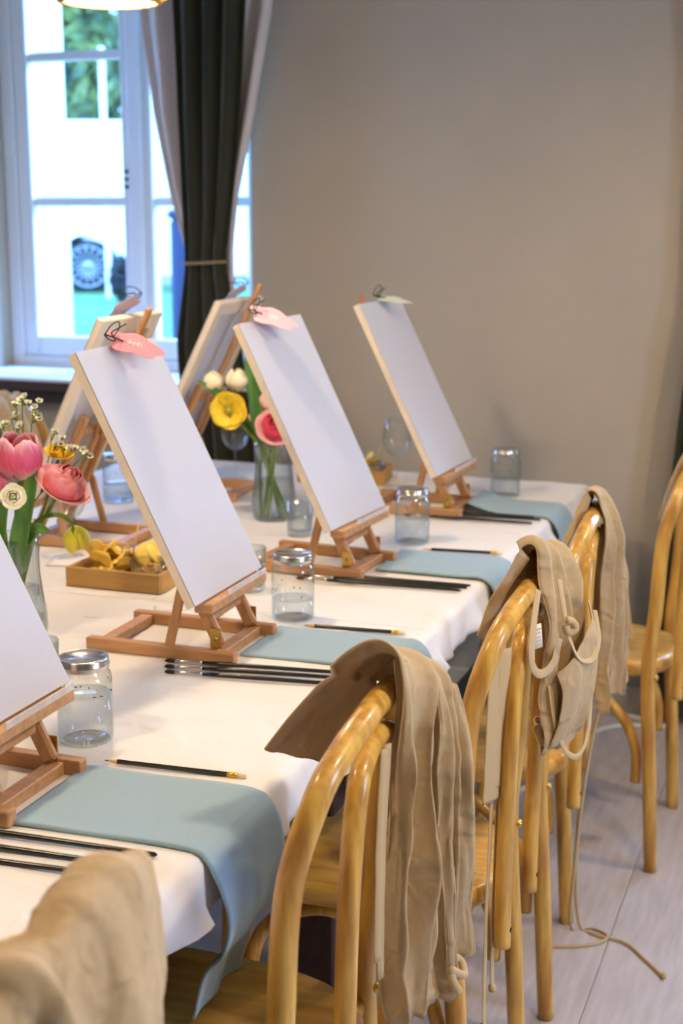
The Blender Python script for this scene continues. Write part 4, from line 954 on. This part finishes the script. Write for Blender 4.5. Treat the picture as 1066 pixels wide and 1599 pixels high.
mesh('strap_loop', ribbon(smooth_path([(.290, -.04, .955), (.292, -.085, .890), (.295, -.09, .853), (.303, -.065, .832), (.315, -.032, .84), (.320, -.015, .875)], 8), .014, (.8, -.5, .2)), strap_m, b)
mesh('hanging_loop', ribbon(smooth_path([(.308, -.02, .80), (.318, -.012, .735), (.330, .02, .68), (.343, .06, .66), (.350, .10, .685), (.348, .125, .745), (.342, .132, .80)], 8), .010, (.9, -.4, .1)), strap_m, b)
kn = mesh('buckle_knot', tube(smooth_path([(.330, -.016, .905), (.338, -.006, .90), (.341, -.002, .888), (.332, -.010, .884), (.328, -.014, .896)], 5), .006, 8), strap_m, b)
cl = mesh('care_label', ribbon([(.290, -.058, .905), (.293, -.056, .868)], .026, (.75, -.6, .2), .0008), paper_m, b)
mesh('label_print', join(*[ribbon([(.2905+.0006, -.0665+.002*(i % 2)-.0006, .899-.0062*i), (.2905+.0006+.006, -.0505-.0006, .899-.0062*i)], .0018, (.75, -.6, .2), .0009) for i in range(5)]), MATS['apron_tie_tape'], cl, False)
for P, w in (([(.250, -.125, .90), (.250, -.128, .80), (.247, -.130, .70), (.246, -.128, .645)], .040), ([(.258, -.110, .88), (.258, -.112, .80), (.256, -.112, .72), (.255, -.112, .665)], .030)):
    mesh('waist_tie', ribbon(smooth_path(P, 6), w, (1, -.5, 0), .002), strap_m, b)
for P in ([(.245, -.115, .66), (.240, -.112, .50), (.238, -.110, .36), (.240, -.116, .262)], [(.250, -.10, .66), (.247, -.098, .50), (.246, -.097, .38), (.247, -.094, .318)]):
    tp = mesh('tape_end', ribbon(smooth_path(P, 6), .009, (1, -.4, 0)), strap_m, b)
    mesh('tape_knot', xf(lathe([(0, -.008), (.006, -.005), (.0065, .003), (0, .008)], 8), Matrix.Translation(P[-1])), strap_m, tp)
# third chair: narrow drape, cords trailing to the floor
c = apron('C', 'narrow linen apron over the chair second from the wall, cords trailing to the floor')
RC = [(V3(.200, .02, .80), V3(.0, .13, -.02), .005), (V3(.226, .02, .90), V3(.0, .135, -.02), .006), (V3(.257, .022, .979), V3(.0, .135, -.02), .006), (V3(.286, .024, .980), V3(.01, .135, -.02), .006), (V3(.308, .032, .90), V3(.03, .125, -.01), .011), (V3(.312, .042, .78), V3(.045, .12, .0), .014), (V3(.314, .055, .66), V3(.055, .12, .0), .016), (V3(.316, .062, .565), V3(.06, .11, .03), .016)]
drape('apron_cloth', c, RC, 1.9, 12, 70, 120, crumple=.013)
drape('apron_lining_layer', c, [(p+V3(-.014, .03, .015), d*.8, w*.8) for p, d, w in RC[4:]], 1.6, 52, 40, 60)
ci = (Matrix.Translation((*CH['C'][0], 0)) @ Matrix.Rotation(CH['C'][1], 4, 'Z')).inverted()
for P in ([(-.415, 2.70, .62), (-.47, 2.75, .40), (-.487, 2.79, .15), (-.478, 2.805, .012), (-.44, 2.785, .004), (-.375, 2.771, .004), (-.328, 2.719, .004), (-.281, 2.662, .004)], [(-.42, 2.66, .62), (-.46, 2.715, .40), (-.485, 2.75, .14), (-.492, 2.79, .008), (-.45, 2.81, .004), (-.415, 2.79, .004), (-.425, 2.755, .004), (-.47, 2.722, .004), (-.535, 2.70, .004)]):
    q = smooth_path([ci @ Vector(p) for p in P], 8); tp = mesh('trailing_cord', tube(q, .0036, 6, flat=.6), strap_m, c)
    mesh('cord_knot', xf(lathe([(0, -.008), (.006, -.004), (.006, .004), (0, .008)], 8), Matrix.Translation(q[-1]+V3(0, 0, .003)) @ Matrix.Rotation(PI/2, 4, 'X')), strap_m, tp)
# chair at the frame edge and the one across the table
for k, lab, sd in (('D', 'linen apron on the chair at the right edge of the frame', 15), ('far', 'linen apron on the chair across the table', 25)):
    d_ = apron(k, lab)
    drape('apron_cloth', d_, [(V3(.20, -.02, .82), V3(.0, .17, -.02), .006), (V3(.228, -.02, .91), V3(.0, .17, -.02), .006), (V3(.257, -.018, .980), V3(.0, .17, -.0), .007), (V3(.29, -.016, .98), V3(.01, .17, -.0), .007), (V3(.318, -.01, .90), V3(.03, .17, -.0), .011), (V3(.325, .0, .78), V3(.04, .17, .0), .014), (V3(.325, .01, .67), V3(.04, .16, .0), .014)], 2.6, sd, 44, 60, arch=.012)
# nearest chair: spread wide, an upper layer folded diagonally across it
n_ = apron('near', 'wide linen apron spread over the chair back nearest the camera')
RN = [(V3(.175, -.045, .85), V3(0, .295, .02), .008), (V3(.222, -.045, .935), V3(0, .295, .02), .008), (V3(.256, -.045, .980), V3(0, .295, .025), .008), (V3(.292, -.045, .978), V3(0, .295, .025), .008), (V3(.308, -.05, .90), V3(.0, .295, .02), .010), (V3(.308, -.06, .79), V3(.0, .295, .0), .013), (V3(.306, -.07, .64), V3(.0, .295, .0), .015), (V3(.304, -.075, .50), V3(.0, .295, .0), .016)]
drape('apron_cloth', n_, RN, 2.0, 21, 90, 130, skew=-.5, arch=.012, crumple=.010)
drape('folded_layer', n_, [(V3(.258, -.16, .985), V3(0, .16, .03), .006), (V3(.300, -.155, .982), V3(.0, .16, .03), .007), (V3(.322, -.145, .90), V3(.0, .18, .02), .011), (V3(.327, -.13, .79), V3(.0, .21, .02), .013), (V3(.328, -.11, .64), V3(.0, .24, .02), .014), (V3(.328, -.095, .50), V3(.0, .26, .02), .014)], 1.8, 27, 70, 100, skew=-.6, arch=.008, crumple=.010)
